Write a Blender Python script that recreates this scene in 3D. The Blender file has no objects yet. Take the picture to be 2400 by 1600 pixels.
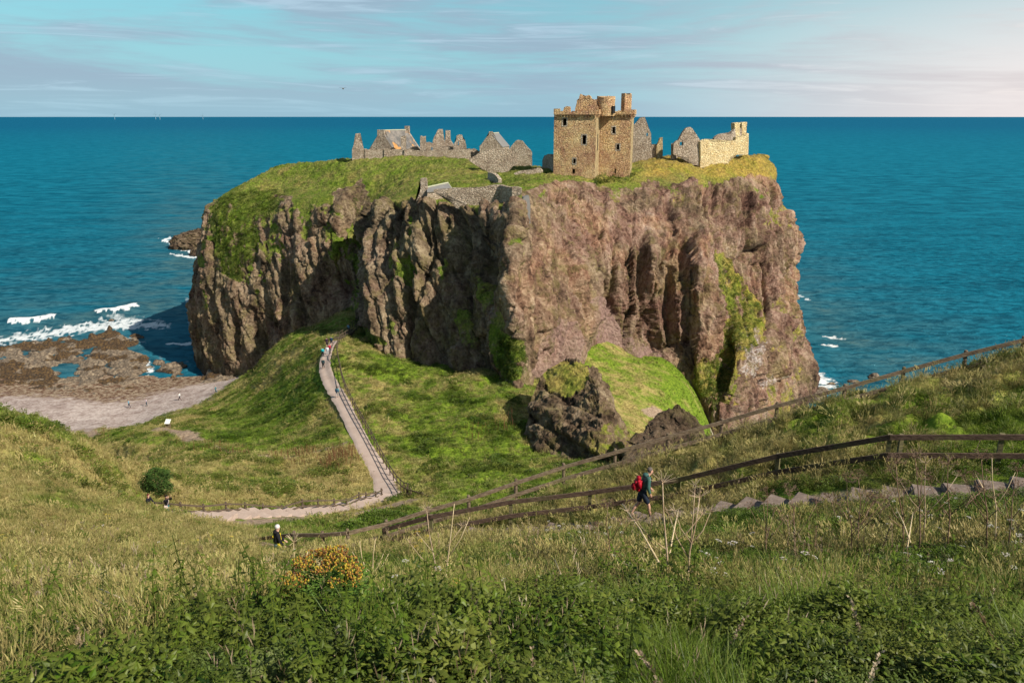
import bpy, bmesh, math, random
import numpy as np
from mathutils import Vector, Matrix
R = math.radians
rng = np.random.default_rng(7); random.seed(7)
scene = bpy.context.scene
COL = scene.collection
# ------------------------------------------------------------------ camera
CAMZ = 60.0; FPX = 1867.0; PITCH = math.atan(528/FPX)
cd = bpy.data.cameras.new("camera"); cam = bpy.data.objects.new("camera", cd); COL.objects.link(cam)
cam.location = (0, 0, CAMZ); cam.rotation_euler = (math.pi/2-PITCH, 0, 0)
cd.lens = 28.0; cd.sensor_width = 36.0; cd.clip_start = 0.1; cd.clip_end = 200000
cd.dof.use_dof = True; cd.dof.focus_distance = 45; cd.dof.aperture_fstop = 8.0
scene.camera = cam
# ------------------------------------------------------------------ sun, sky, exposure
SUN_EL = R(41); SUN_AZ = R(125)       # azimuth clockwise from +Y
sdir = Vector((math.sin(SUN_AZ)*math.cos(SUN_EL), math.cos(SUN_AZ)*math.cos(SUN_EL), math.sin(SUN_EL)))
sl = bpy.data.lights.new("sun", 'SUN'); sl.energy = 5.0; sl.angle = R(0.5); sl.color = (1.0, 0.93, 0.80)
so = bpy.data.objects.new("sun", sl); COL.objects.link(so)
so.rotation_euler = (-sdir).to_track_quat('-Z', 'Y').to_euler(); so.location = (60, -60, 120)
scene.view_settings.view_transform = 'Standard'; scene.view_settings.look = 'None'
scene.view_settings.exposure = 0.30; scene.view_settings.gamma = 1
scene.render.engine = 'CYCLES'
scene.cycles.use_denoising = True
scene.cycles.max_bounces = 5; scene.cycles.diffuse_bounces = 2; scene.cycles.transparent_max_bounces = 6

class NT:
    """small helper around a node tree"""
    def __init__(s, tree): s.t = tree; s.n = tree.nodes; s.l = tree.links
    def new(s, typ, **kw):
        n = s.n.new(typ)
        for k, v in kw.items():
            if k.startswith('i_'):
                key = k[2:]
                key = int(key) if key.isdigit() else key.replace('_', ' ')
                s.set(n.inputs[key], v)
            else: setattr(n, k, v)
        return n
    def set(s, inp, v):
        if isinstance(v, bpy.types.NodeSocket): s.l.new(v, inp)
        elif isinstance(v, (tuple, list)) and len(v) == 3 and inp.type == 'RGBA': inp.default_value = (*v, 1)
        else: inp.default_value = v
    def math(s, op, a, b=0.0, clamp=False):
        n = s.n.new('ShaderNodeMath'); n.operation = op; n.use_clamp = clamp
        s.set(n.inputs[0], a); s.set(n.inputs[1], b); return n.outputs[0]
    def mix(s, f, a, b, blend='MIX'):
        n = s.n.new('ShaderNodeMix'); n.data_type = 'RGBA'; n.blend_type = blend
        s.set(n.inputs[0], f); s.set(n.inputs[6], a); s.set(n.inputs[7], b); return n.outputs[2]
    def noise(s, vec, scale, detail=4, rough=0.55, dist=0.0):
        n = s.n.new('ShaderNodeTexNoise'); s.set(n.inputs['Vector'], vec)
        n.inputs['Scale'].default_value = scale; n.inputs['Detail'].default_value = detail
        n.inputs['Roughness'].default_value = rough; n.inputs['Distortion'].default_value = dist
        return n.outputs[0]
    def vor(s, vec, scale, feat='F1', out=0):
        n = s.n.new('ShaderNodeTexVoronoi'); n.feature = feat; s.set(n.inputs['Vector'], vec)
        n.inputs['Scale'].default_value = scale; return n.outputs[out]
    def smooth(s, v, lo, hi, a=0.0, b=1.0):
        n = s.n.new('ShaderNodeMapRange'); n.interpolation_type = 'SMOOTHSTEP'
        s.set(n.inputs[0], v); n.inputs[1].default_value = lo; n.inputs[2].default_value = hi
        n.inputs[3].default_value = a; n.inputs[4].default_value = b; return n.outputs[0]
    def ramp(s, f, stops):
        n = s.n.new('ShaderNodeValToRGB'); s.set(n.inputs[0], f); cr = n.color_ramp
        while len(cr.elements) < len(stops): cr.elements.new(0.5)
        for e, (p, c) in zip(cr.elements, stops): e.position = p; e.color = (*c, 1)
        return n.outputs[0]
    def vg(s, vec, scale=1.0):
        return s.ramp(s.vor(vec, scale, out=1), [(0.0, (0.15,)*3), (1.0, (0.85,)*3)])
    def scl(s, vec, x, y, z):
        n = s.n.new('ShaderNodeVectorMath'); n.operation = 'MULTIPLY'
        s.set(n.inputs[0], vec); n.inputs[1].default_value = (x, y, z); return n.outputs[0]
    def bump(s, h, strength=0.5, dist=0.1, normal=None):
        n = s.n.new('ShaderNodeBump'); s.set(n.inputs['Height'], h)
        n.inputs['Strength'].default_value = strength; n.inputs['Distance'].default_value = dist
        if normal is not None: s.set(n.inputs['Normal'], normal)
        return n.outputs[0]
    def attr(s, name, typ='GEOMETRY', out='Fac'):
        n = s.n.new('ShaderNodeAttribute'); n.attribute_name = name; n.attribute_type = typ
        return n.outputs[out]

def mat(name):
    m = bpy.data.materials.new(name); m.use_nodes = True
    t = NT(m.node_tree); b = m.node_tree.nodes['Principled BSDF']
    return m, t, b
def pos(t): return t.new('ShaderNodeNewGeometry').outputs['Position']
def objc(t): return t.new('ShaderNodeTexCoord').outputs['Object']

# world
w = bpy.data.worlds.new("World"); scene.world = w; w.use_nodes = True
t = NT(w.node_tree); t.n.clear()
sky = t.new('ShaderNodeTexSky'); sky.sky_type = 'NISHITA'; sky.sun_disc = False
sky.sun_elevation = SUN_EL; sky.sun_rotation = SUN_AZ; sky.altitude = 60; sky.air_density = 1.0
sky.dust_density = 1.2; sky.ozone_density = 2.0
g = t.new('ShaderNodeTexCoord').outputs['Generated']
sp = t.new('ShaderNodeSeparateXYZ', i_0=g)
el = sp.outputs[2]
az = t.math('ARCTAN2', sp.outputs[0], sp.outputs[1])
cv = t.new('ShaderNodeCombineXYZ', i_0=az, i_1=t.math('ADD', el, t.math('MULTIPLY', az, 0.015)))
cv = cv.outputs[0]
n1 = t.noise(t.scl(cv, 1.1, 9.5, 1), 1.6, 7, 0.58, 0.7)
n2 = t.noise(t.scl(cv, 2.2, 36.0, 1), 2.3, 8, 0.6, 0.9)
n3 = t.noise(t.scl(cv, 6.0, 60.0, 1), 3.0, 8, 0.6, 0.5)
cl = t.math('ADD', t.math('MULTIPLY', n1, 0.84), t.math('MULTIPLY', n2, 0.16))
cl = t.math('ADD', cl, t.math('MULTIPLY', t.math('SUBTRACT', n3, 0.5), 0.06))
band = t.smooth(el, 0.0, 0.06, 0.10, 0.0)
cl = t.smooth(t.math('ADD', cl, band), 0.42, 0.58)
warm = t.smooth(az, 0.02, 0.66)
ccol = t.mix(warm, (0.28, 0.37, 0.47), (0.58, 0.52, 0.52))
ccol = t.mix(t.smooth(n2, 0.5, 0.68), ccol, t.mix(warm, (0.38, 0.50, 0.61), (0.78, 0.70, 0.66)))
skyc = t.mix(1.0, sky.outputs[0], (0.070, 0.108, 0.098), 'MULTIPLY')     # strength 0.1, slightly cyan
up = t.smooth(el, 0.0, 0.16)
skyc = t.mix(t.math('MULTIPLY', t.smooth(el, 0.25, 0.0), 0.8), skyc, t.mix(up, (0.28, 0.50, 0.63), (0.19, 0.48, 0.60)))
low = t.smooth(el, 0.09, 0.0)
skyc = t.mix(t.math('MULTIPLY', warm, t.smooth(el, 0.2, 0.0, 0.25, 1.0)), skyc, (0.78, 0.70, 0.68))
alpha = t.math('MULTIPLY', cl, t.smooth(el, 0.0, 0.05, 0.35, 0.85))
col = t.mix(t.math('MULTIPLY', alpha, t.smooth(el, -0.02, 0.0)), skyc, ccol)
col = t.mix(1.0, col, t.mix(t.smooth(el, 0.22, 0.75), (1, 1, 1), (0.42, 0.46, 0.52)), 'MULTIPLY')
bg = t.new('ShaderNodeBackground', i_Color=col, i_Strength=1.0)
t.l.new(bg.outputs[0], t.new('ShaderNodeOutputWorld').inputs[0])

# ------------------------------------------------------------------ maths: a photo point at a known distance or height
CP, SP = math.cos(PITCH), math.sin(PITCH)
def ray(px, py):
    a = (px-1200)/FPX; b = -(py-800)/FPX
    return np.array([a, CP + b*SP, -SP + b*CP])
def P(px, py, Y=None, z=None):
    d = ray(px, py)
    k = (Y/d[1]) if Y is not None else (z-CAMZ)/d[2]
    return np.array([d[0]*k, d[1]*k, CAMZ+d[2]*k])
def proj(x, y, z):
    dz = z-CAMZ
    f = y*CP - dz*SP; u = y*SP + dz*CP
    f = np.maximum(f, 1e-3)
    return 1200+FPX*x/f, 800-FPX*u/f
# gradient noise
_perm = rng.permutation(256); _perm = np.concatenate([_perm, _perm, _perm])
_g3 = rng.normal(size=(256, 3)); _g3 /= np.linalg.norm(_g3, axis=1)[:, None]
def pn(x, y, z=0.0):
    x, y, z = np.broadcast_arrays(np.asarray(x, float), y, z)
    xi = np.floor(x).astype(int); yi = np.floor(y).astype(int); zi = np.floor(z).astype(int)
    xf = x-xi; yf = y-yi; zf = z-zi
    u = xf*xf*xf*(xf*(xf*6-15)+10); v = yf*yf*yf*(yf*(yf*6-15)+10); q = zf*zf*zf*(zf*(zf*6-15)+10)
    def gr(i, j, k):
        h = _perm[_perm[_perm[(xi+i) & 255]+((yi+j) & 255)]+((zi+k) & 255)]
        gg = _g3[h]
        return gg[..., 0]*(xf-i)+gg[..., 1]*(yf-j)+gg[..., 2]*(zf-k)
    a = gr(0,0,0)*(1-u)+gr(1,0,0)*u; b = gr(0,1,0)*(1-u)+gr(1,1,0)*u
    c = gr(0,0,1)*(1-u)+gr(1,0,1)*u; d = gr(0,1,1)*(1-u)+gr(1,1,1)*u
    return ((a*(1-v)+b*v)*(1-q)+(c*(1-v)+d*v)*q)*1.6
def fbm(x, y, z=0.0, o=4, g=0.5, l=2.03):
    s = 0; a = 1
    for i in range(o):
        s = s+a*pn(x+i*17.3, y-i*9.1, z+i*5.7); x = x*l; y = y*l; z = z*l; a *= g
    return s
def _h2(i, j, k): return _perm[_perm[(i & 255)]+(j & 255)]*1.0/255 if k == 0 else _perm[_perm[_perm[(i & 255)]+(j & 255)]+k]*1.0/255
def facets(u, v, seed=0, tilt=0.6):
    """angular blocks: every cell is a tilted plane"""
    iu = np.floor(u).astype(int); iv = np.floor(v).astype(int); best = np.full(np.shape(u), 9e9); out = np.zeros(np.shape(u)); s2 = best.copy()
    for di in (-1, 0, 1):
        for dj in (-1, 0, 1):
            ci, cj = iu+di, iv+dj; cx = ci+_h2(ci, cj, 11+seed); cy = cj+_h2(ci, cj, 47+seed)
            d = (u-cx)**2+(v-cy)**2; h = _h2(ci, cj, 90+seed)-0.5; tx = (_h2(ci, cj, 130+seed)-0.5)*2*tilt; ty = (_h2(ci, cj, 170+seed)-0.5)*2*tilt
            near = d < best; s2 = np.where(near, best, np.minimum(s2, d)); out = np.where(near, h+tx*(u-cx)+ty*(v-cy), out); best = np.where(near, d, best)
    edge = np.sqrt(s2)-np.sqrt(best)
    return out, edge
def ridged(x, y, z=0.0, o=4, g=0.5, l=2.1):
    s = 0; a = 1
    for i in range(o):
        s = s+a*(1-2*np.abs(pn(x+i*11.3, y-i*7.1, z+i*3.7))); x = x*l; y = y*l; z = z*l; a *= g
    return s
def sstep(a, b, x):
    q = np.clip((x-a)/(b-a), 0, 1); return q*q*(3-2*q)
def inpoly(px, py, poly):
    poly = np.array(poly, float); n = len(poly); r = np.zeros(np.shape(px), bool)
    j = n-1
    for i in range(n):
        xi, yi = poly[i]; xj, yj = poly[j]
        c = ((yi > py) != (yj > py)) & (px < (xj-xi)*(py-yi)/(yj-yi+1e-12)+xi)
        r ^= c; j = i
    return r
def dpoly(x, y, pts):
    """distance to a polyline"""
    best = np.full(np.shape(x), 1e9)
    for (a, b) in zip(pts[:-1], pts[1:]):
        ax, ay = a[0], a[1]; bx, by = b[0], b[1]
        dx, dy = bx-ax, by-ay; L = dx*dx+dy*dy+1e-12
        tt = np.clip(((x-ax)*dx+(y-ay)*dy)/L, 0, 1)
        best = np.minimum(best, np.hypot(x-ax-tt*dx, y-ay-tt*dy))
    return best

# ------------------------------------------------------------------ object helpers
def tag(o, label=None, cat=None, group=None, kind=None):
    if label: o["label"] = label
    if cat: o["category"] = cat
    if group: o["group"] = group
    if kind: o["kind"] = kind
    return o
def empty(name, loc, label=None, cat=None, group=None, rz=0):
    o = bpy.data.objects.new(name, None); COL.objects.link(o); o.location = loc
    o.rotation_euler = (0, 0, rz); o.empty_display_size = 0.2
    tag(o, label, cat, group); return o
def link(name, me, m=None, parent=None):
    if m is not None:
        me.materials.clear()
        for q in (m if isinstance(m, (list, tuple)) else [m]): me.materials.append(q)
    o = bpy.data.objects.new(name, me); COL.objects.link(o)
    if parent is not None: o.parent = parent
    return o
def gridmesh(name, X, Y, Z, wrap=False):
    h, wd = X.shape
    me = bpy.data.meshes.new(name)
    co = np.stack([X, Y, Z], -1).reshape(-1, 3).astype(np.float32)
    idx = np.arange(h*wd).reshape(h, wd)
    q = np.stack([idx[:-1, :-1], idx[:-1, 1:], idx[1:, 1:], idx[1:, :-1]], -1).reshape(-1, 4)
    me.vertices.add(len(co)); me.vertices.foreach_set('co', co.ravel())
    me.loops.add(q.size); me.loops.foreach_set('vertex_index', q.ravel().astype(np.int32))
    me.polygons.add(len(q)); me.polygons.foreach_set('loop_start', (np.arange(len(q))*4).astype(np.int32))
    me.polygons.foreach_set('use_smooth', np.ones(len(q), bool))
    me.update(); me.validate()
    return me
def addattr(me, name, v, typ='FLOAT'):
    a = me.attributes.new(name, typ, 'POINT'); key = 'value' if typ == 'FLOAT' else 'vector'
    a.data.foreach_set(key, np.asarray(v, np.float32).ravel())
class MB:
    """collects boxes, bars, tubes; one mesh"""
    def __init__(s): s.v = []; s.f = []
    def add(s, vs, fs):
        n = len(s.v); s.v += [tuple(map(float, q)) for q in vs]; s.f += [tuple(n+i for i in f) for f in fs]
    def box(s, c, size, rz=0.0, M=None):
        hx, hy, hz = size[0]/2, size[1]/2, size[2]/2; cz, sz_ = math.cos(rz), math.sin(rz)
        vs = []
        for x, y, z in ((-1,-1,-1),(1,-1,-1),(1,1,-1),(-1,1,-1),(-1,-1,1),(1,-1,1),(1,1,1),(-1,1,1)):
            x, y, z = x*hx, y*hy, z*hz
            vs.append((c[0]+x*cz-y*sz_, c[1]+x*sz_+y*cz, c[2]+z))
        s.add(vs, [(0,3,2,1),(4,5,6,7),(0,1,5,4),(1,2,6,5),(2,3,7,6),(3,0,4,7)])
    def bar(s, a, b, wd, ht, up=(0,0,1)):
        a = Vector(a); b = Vector(b); d = (b-a).normalized(); u = Vector(up)
        sx = d.cross(u).normalized()*wd/2; uz = sx.normalized().cross(d).normalized()*ht/2
        vs = [a-sx-uz, a+sx-uz, a+sx+uz, a-sx+uz, b-sx-uz, b+sx-uz, b+sx+uz, b-sx+uz]
        s.add(vs, [(0,1,2,3),(7,6,5,4),(0,4,5,1),(1,5,6,2),(2,6,7,3),(3,7,4,0)])
    def tube(s, pts, rad, n=6):
        pts = [Vector(p) for p in pts]
        if not isinstance(rad, (list, tuple)): rad = [rad]*len(pts)
        rings = []
        for i, p in enumerate(pts):
            d = (pts[min(i+1, len(pts)-1)]-pts[max(i-1, 0)]).normalized()
            a = d.orthogonal().normalized(); b = d.cross(a)
            rings.append([p+(a*math.cos(2*math.pi*k/n)+b*math.sin(2*math.pi*k/n))*rad[i] for k in range(n)])
        vs = [v for r_ in rings for v in r_]; fs = []
        for i in range(len(pts)-1):
            for k in range(n):
                fs.append((i*n+k, i*n+(k+1) % n, (i+1)*n+(k+1) % n, (i+1)*n+k))
        fs.append(tuple(range(n))[::-1]); fs.append(tuple((len(pts)-1)*n+k for k in range(n)))
        s.add(vs, fs)
    def ell(s, c, r, n=8, m=6, M=None):
        vs = []; fs = []
        for i in range(m+1):
            th = math.pi*i/m
            for k in range(n):
                ph = 2*math.pi*k/n
                v = Vector((r[0]*math.sin(th)*math.cos(ph), r[1]*math.sin(th)*math.sin(ph), r[2]*math.cos(th)))
                if M is not None: v = M @ v
                vs.append(v+Vector(c))
        for i in range(m):
            for k in range(n): fs.append((i*n+k, (i+1)*n+k, (i+1)*n+(k+1) % n, i*n+(k+1) % n))
        s.add(vs, fs)
    def mesh(s, name='m', smooth=False):
        me = bpy.data.meshes.new(name); me.from_pydata(s.v, [], s.f); me.validate()
        if smooth: me.polygons.foreach_set('use_smooth', [True]*len(me.polygons))
        me.update(); return me
    def build(s, name, m, parent=None, smooth=False):
        return link(name, s.mesh(name, smooth), m, parent)
def local(o, parent):
    """re-express world-space vertices of o about its parent's place"""
    o.data.transform(parent.matrix_basis.inverted() if parent else Matrix()); return o
# ------------------------------------------------------------------ mainland, neck, beach: control points (photo point + distance) -> thin plate surface
C = []
def c(px, py, Y=None, z=None): C.append(P(px, py, Y, z))
for q in [(0,0,57.5),(-8,0,56.8),(8,0,58.1),(0,-10,62),(-14,-12,61),(16,-12,64),(-30,0,56),(30,5,60),(-25,-14,62),(34,-14,66)]: C.append(np.array(q, float))
for q in [(1200,1720,2.8),(0,1720,3.0),(2400,1720,2.8),(600,1720,2.8),(1800,1720,2.8),
          (1200,1420,8),(0,1450,9.5),(600,1450,8.5),(1800,1405,8),(2400,1385,8),
          (1200,1286,19),(1500,1262,20),(1800,1232,18.2),(2100,1208,17),(2400,1190,16),(1000,1298,20.5),(800,1308,22),(640,1318,24),
          (300,1252,29),(0,1268,23),(-300,1230,22),(2700,1120,17),(500,1245,31),
          (0,1100,38),(150,1130,38),(350,1212,38),(470,1228,40),(560,1252,38),
          (0,976,55),(100,990,53),(200,1022,52),(-200,960,52),(-300,1060,36),
          (300,1165,50),(478,1204,50),(575,1201,54),(660,1203,56),(745,1191,59),(813,1190,62),(880,1168,66),(910,1160,68),
          (950,1172,64),(750,1217,57),(540,1230,49),(640,1258,41),(750,1262,40),(385,1216,46.5),(900,1215,46),
          (300,1080,62),(230,1012,128),(300,1035,100),(395,1003,112),(300,1003,140),(600,1090,78),(450,1120,68),(600,1030,95),(480,1040,92),
          (895,1120,74),(862,1060,81),(835,1000,89),(805,940,98),(780,900,105),(762,860,113),(768,820,121),(795,785,131),
          (1010,1172,62),(1000,1130,72),(1100,1100,75),(1200,1050,80),(1000,1000,88),(1100,920,101),(1000,900,109),(900,900,106),(900,850,116),
          (1200,900,106),(1300,1000,90),(1250,1090,78),(1400,1088,74),(1150,1000,88),
          (600,950,130),(700,900,118),(650,1000,105),(750,1000,95),(500,960,140),(430,985,130),
          (840,740,150),(850,700,158),(750,770,150),(690,770,158),(652,802,162),(600,865,163),(560,888,165),(820,800,134),
          (1450,1000,104),(1540,970,116),(1400,800,139),(1600,900,136),(1500,850,146),(1640,930,135),(1380,900,122),(1450,900,124),
          # fence lines and the bank
          (690,1292,27.8),(1099,1208,29),(1322,1133,30),(1567,1060,30),(1822,987,29.6),(2120,903,29),(2400,830,28),
          (1010,1270,27),(1197,1250,26.5),(1383,1225,26),(1592,1195,25),(1825,1145,23.3),(2087,1108,21.5),(2350,1108,20.5),
          (2650,1080,20),(2700,770,28),
          (1500,1216,23.4),(1750,1180,21.2),(2100,1160,19),(2400,1135,18.2)]: c(*q)
for q in [(100,960,None,2.6),(200,1004,None,4.0),(500,912,None,3),(400,938,None,2.6),(300,962,None,2.2),(0,930,None,1.3),(480,880,None,0.2),(100,905,None,0.3),
          (300,905,None,0.5),(-200,950,None,1.5),(20,955,None,2.2),(0,840,None,-1.5),(200,800,None,-2.5),(400,830,None,-2),(0,760,None,-4),(-300,800,None,-4)]: c(*q)
def xy(px, Y, z): C.append(np.array([(px-1200)/FPX*Y*1.03, Y, z], float))
for q in [(0,70,27),(0,90,14),(0,115,5),(200,75,24),(200,95,12),(-200,70,25),(-200,100,6),(-200,130,2),(120,60,33),
          (1250,40,35),(1100,42,34),(1500,42,35.5),(1500,58,30),(1500,75,26),(1480,90,21),(1700,45,34),(1700,60,25),(1700,80,14),(1700,100,7),(1680,122,3.5),(1690,142,1.8),
          (2000,42,37),(2000,60,16),(2000,80,1),(2000,110,-5),(2400,40,42),(2400,60,20),(2400,85,0),(2800,45,40),(2800,70,10),(2800,100,-4),(1850,100,-1),(1850,130,-3),(2200,150,-8),
          (1430,151,21),(1520,156,17),(1590,154,13),(1350,146,22),(1200,150,18),(900,160,14),(700,190,-3),(1200,200,-6),(1600,190,-6),(1500,165,5),(450,200,-3),(450,240,-6),(1900,200,-8),(0,240,-8)]: xy(*q)
C = np.array(C)
def tps_fit(p, v, lam=0.02):
    n = len(p); d = np.hypot(p[:, None, 0]-p[None, :, 0], p[:, None, 1]-p[None, :, 1])
    K = d*d*np.log(d+1e-9)+np.eye(n)*lam*n
    A = np.zeros((n+3, n+3)); A[:n, :n] = K; A[:n, n] = 1; A[:n, n+1:] = p; A[n, :n] = 1; A[n+1:, :n] = p.T
    return np.linalg.solve(A, np.concatenate([v, [0, 0, 0]]))
# warp y so near points are as far apart as distant ones
def warp(x, y):
    r = np.hypot(x, np.maximum(y, 0)+4)
    k = np.log1p(r/12.0)/r*30
    return x*k, (y+4)*k
wx, wy = warp(C[:, 0], C[:, 1]); WP = np.stack([wx, wy], 1)
COEF = tps_fit(WP, C[:, 2])
def Hs(x, y):
    x = np.asarray(x, float); y = np.asarray(y, float); sh = np.broadcast(x, y).shape
    ax, ay = warp(x, y); ax = np.broadcast_to(ax, sh).ravel(); ay = np.broadcast_to(ay, sh).ravel()
    out = np.empty(ax.size); n = len(WP)
    for i in range(0, ax.size, 20000):
        d = np.hypot(ax[i:i+20000, None]-WP[None, :, 0], ay[i:i+20000, None]-WP[None, :, 1])
        out[i:i+20000] = (d*d*np.log(d+1e-9)) @ COEF[:n]+COEF[n]+ax[i:i+20000]*COEF[n+1]+ay[i:i+20000]*COEF[n+2]
    return out.reshape(sh)
# lines on the ground (world xy)
PATH = [P(*q) for q in [(908,1166,67.5),(897,1120,74),(862,1060,81),(832,1000,89),(803,940,98),(778,900,105),(762,860,113),(768,820,121),(783,797,128)]]
STEPS_FAR = [P(*q) for q in [(908,1166,67.5),(860,1187,64),(800,1198,61),(735,1205,58.5),(670,1213,56),(600,1212,54),(540,1213,52),(480,1218,49.5),(430,1222,47.5),(380,1222,46.3),(320,1205,45.5)]]
DIRT = [P(*q) for q in [(960,1172,63.5),(900,1190,60.5),(820,1205,58),(720,1222,55.5),(620,1228,52),(530,1232,48.5),(450,1240,45)]]
STAIR = [P(*q) for q in [(2640,1120,17.2),(2400,1138,18.2),(2100,1160,19),(1750,1182,21.2),(1500,1218,23.4),(1300,1250,24.8),(1000,1288,26.2),(700,1300,28),(560,1290,31)]]
SIDE = [P(*q) for q in [(375,1008,110.5),(400,1013,107),(430,1025,102),(465,1040,95)]]
SIDE2 = [P(*q) for q in [(465,1040,95),(560,1062,86),(660,1070,82),(740,1062,84),(800,1050,84)]]
BEACHP = [P(*q) for q in [(205,1005,138),(225,1015,127)]]
def Hn(x, y):
    """ground height with hummocks"""
    z = Hs(x, y); r = np.hypot(x, y)
    flat = np.minimum.reduce([sstep(0.7, 2.4, dpoly(x, y, L)) for L in (PATH, STEPS_FAR, DIRT, STAIR)])
    beach = sstep(6.0, 4.0, z)
    a = flat*(1-beach); tus = sstep(9, 22, r)*sstep(75, 50, r)*0.16*np.abs(fbm(x/1.1, y/0.9, 15, 2))
    h = 0.14*fbm(x/1.7, y/1.7, 3.1, 3)+sstep(20, 60, r)*0.55*fbm(x/7, y/7, 1.2, 3)+0.10*sstep(6, 20, r)*fbm(x/0.7, y/0.7, 8, 2)
    px, py = proj(x, y, z)
    bank = sstep(1150, 1500, px)*sstep(21, 24, y)*sstep(60, 34, y)
    h = h+tus+bank*0.45*fbm(x/1.6, y/1.3, 5, 3)
    return z+a*h+beach*0.06*fbm(x/1.5, y/1.5, 2, 3)

ang = np.linspace(R(-58), R(58), 860)
dd = [-9.0]
while dd[-1] < 235: dd.append(dd[-1]+0.13+0.0040*max(dd[-1], 0))
rr = 14+np.array(dd)
A_, R_ = np.meshgrid(ang, rr); GX = R_*np.sin(A_); GY = R_*np.cos(A_)-14
GZ = Hn(GX, GY)
GPX, GPY = proj(GX, GY, GZ)
# what grows where
gx, gy, gz = GX.ravel(), GY.ravel(), GZ.ravel(); gpx, gpy = GPX.ravel(), GPY.ravel()
def lownoise(x, y): return np.where(y > 90, fbm(x/4, y/2.5, 21, 4, 0.6), 0.6*fbm(x/2.2, y/1.8, 23, 3))
def dryness(x, y, z):
    px, py = proj(x, y, z)
    d = 0.42+0.55*fbm(x/14, y/14, 4.4, 3)+0.42*fbm(x/3.1, y/2.2, 9.9, 4, 0.6)
    far = sstep(40, 60, y)
    d = d+0.42*far*inpoly(px, py, [(-400,1010),(200,1030),(600,1060),(830,1040),(880,1170),(500,1200),(300,1170),(-400,1170)])
    d = d+0.20*inpoly(px, py, [(-500,960),(250,1010),(560,1250),(640,1330),(300,1360),(-500,1330)])
    d = d+0.12*sstep(20, 10, y)*0-0.45*sstep(7.0, 4.0, np.hypot(x, y))-0.12*sstep(14,7,y)
    d = d-0.30*far*inpoly(px, py, [(400,1010),(740,860),(800,1040),(600,1050)])
    d = d-0.08*far*sstep(900, 960, px)
    d = d+0.14*inpoly(px, py, [(1350,760),(1700,760),(1700,1010),(1400,1050)])*sstep(90,100,y)
    d = d-0.22*sstep(500,800,px)*sstep(24,19,y)-0.1*sstep(1500,1700,px)*sstep(24,21,y)+0.25*lownoise(x,y)
    return np.clip(d, 0, 1)
DRY = dryness(gx, gy, gz)
BEACH = sstep(5.4, 4.2, gz+0.5*fbm(gx/3, gy/3, 0, 3))
dm = dpoly(gx, gy, DIRT); BARE = sstep(1.25, 0.55, dm+0.5*fbm(gx/1.2, gy/1.2, 0, 3))
for L, wd in ((SIDE, 1.3), (SIDE2, 0.55), (BEACHP, 0.9), (STAIR, 0.9), (STEPS_FAR, 1.0)):
    BARE = np.maximum(BARE, sstep(wd+0.25, wd-0.25, dpoly(gx, gy, L)+0.5*fbm(gx/1.5, gy/1.5, 3, 3)))
GRAVEL = inpoly(gpx, gpy, [(1500,958),(1530,952),(1560,965),(1585,985),(1550,988),(1520,975)]) & (gy > 95)
BARE = np.maximum(BARE, GRAVEL*1.0)
PIT = sstep(1.02, 0.78, dpoly(gx, gy, PATH)*0+dpoly(gx, gy, PATH))   # under the path ribbon
me = gridmesh("ground", GX, GY, GZ)
for nm, v in (('dry', DRY), ('beach', BEACH), ('bare', BARE)): addattr(me, nm, v)

def grass_color(t, p, dry, dark=1.0):
    fine = t.noise(p, 2.6, 5, 0.7); mid = t.noise(p, 0.35, 4, 0.6)
    g = t.ramp(fine, [(0.30, (0.034, 0.066, 0.006)), (0.5, (0.13, 0.20, 0.016)), (0.72, (0.27, 0.33, 0.035))])
    y = t.ramp(fine, [(0.30, (0.17, 0.12, 0.045)), (0.5, (0.35, 0.26, 0.10)), (0.72, (0.53, 0.42, 0.18))])
    k = t.math('ADD', dry, t.math('MULTIPLY', t.math('SUBTRACT', mid, 0.5), 0.9))
    k = t.math('ADD', k, t.math('MULTIPLY', t.math('SUBTRACT', t.noise(p, 7, 2, 0.5), 0.5), 0.5))
    return t.mix(t.smooth(k, 0.25, 0.95, 0.0, 0.85), g, y), fine
def shingle_color(t, p):
    v = t.vor(p, 2.2, out=1); n = t.noise(p, 0.25, 4)
    c0 = t.ramp(n, [(0.35, (0.34, 0.26, 0.23)), (0.6, (0.48, 0.39, 0.35))])
    return t.mix(0.8, t.mix(0.4, c0, t.vg(p, 0.9), 'SOFT_LIGHT'), t.vg(p, 2.6), 'SOFT_LIGHT')
m_ground, t, b = mat("ground")
p = pos(t)
gc, fine = grass_color(t, p, t.attr('dry'))
soil = t.ramp(t.noise(p, 3, 5, 0.6), [(0.3, (0.16, 0.11, 0.075)), (0.7, (0.46, 0.34, 0.24))])
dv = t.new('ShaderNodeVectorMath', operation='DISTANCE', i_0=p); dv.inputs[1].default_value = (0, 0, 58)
gc = t.mix(t.smooth(dv.outputs['Value'], 24, 10, 0, 0.8), gc, (0.045, 0.040, 0.016))     # dark soil, with the shade between the near weeds painted in
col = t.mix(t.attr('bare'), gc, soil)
zz = t.new('ShaderNodeSeparateXYZ', i_0=p).outputs[2]
sh = shingle_color(t, p)
wr = t.ramp(t.noise(p, 1.1, 6, 0.75), [(0.35, (0.05, 0.03, 0.02)), (0.46, (0.15, 0.075, 0.045)), (0.55, (0.33, 0.25, 0.17)), (0.7, (0.46, 0.38, 0.28))])
sh = t.mix(t.smooth(t.math('ADD', zz, t.math('MULTIPLY', t.noise(p, 0.5, 4), 1.2)), 2.35, 1.7), sh, wr)
col = t.mix(t.attr('beach'), col, sh)
t.set(b.inputs['Base Color'], col); b.inputs['Roughness'].default_value = 0.95; b.inputs['Specular IOR Level'].default_value = 0.15
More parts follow.
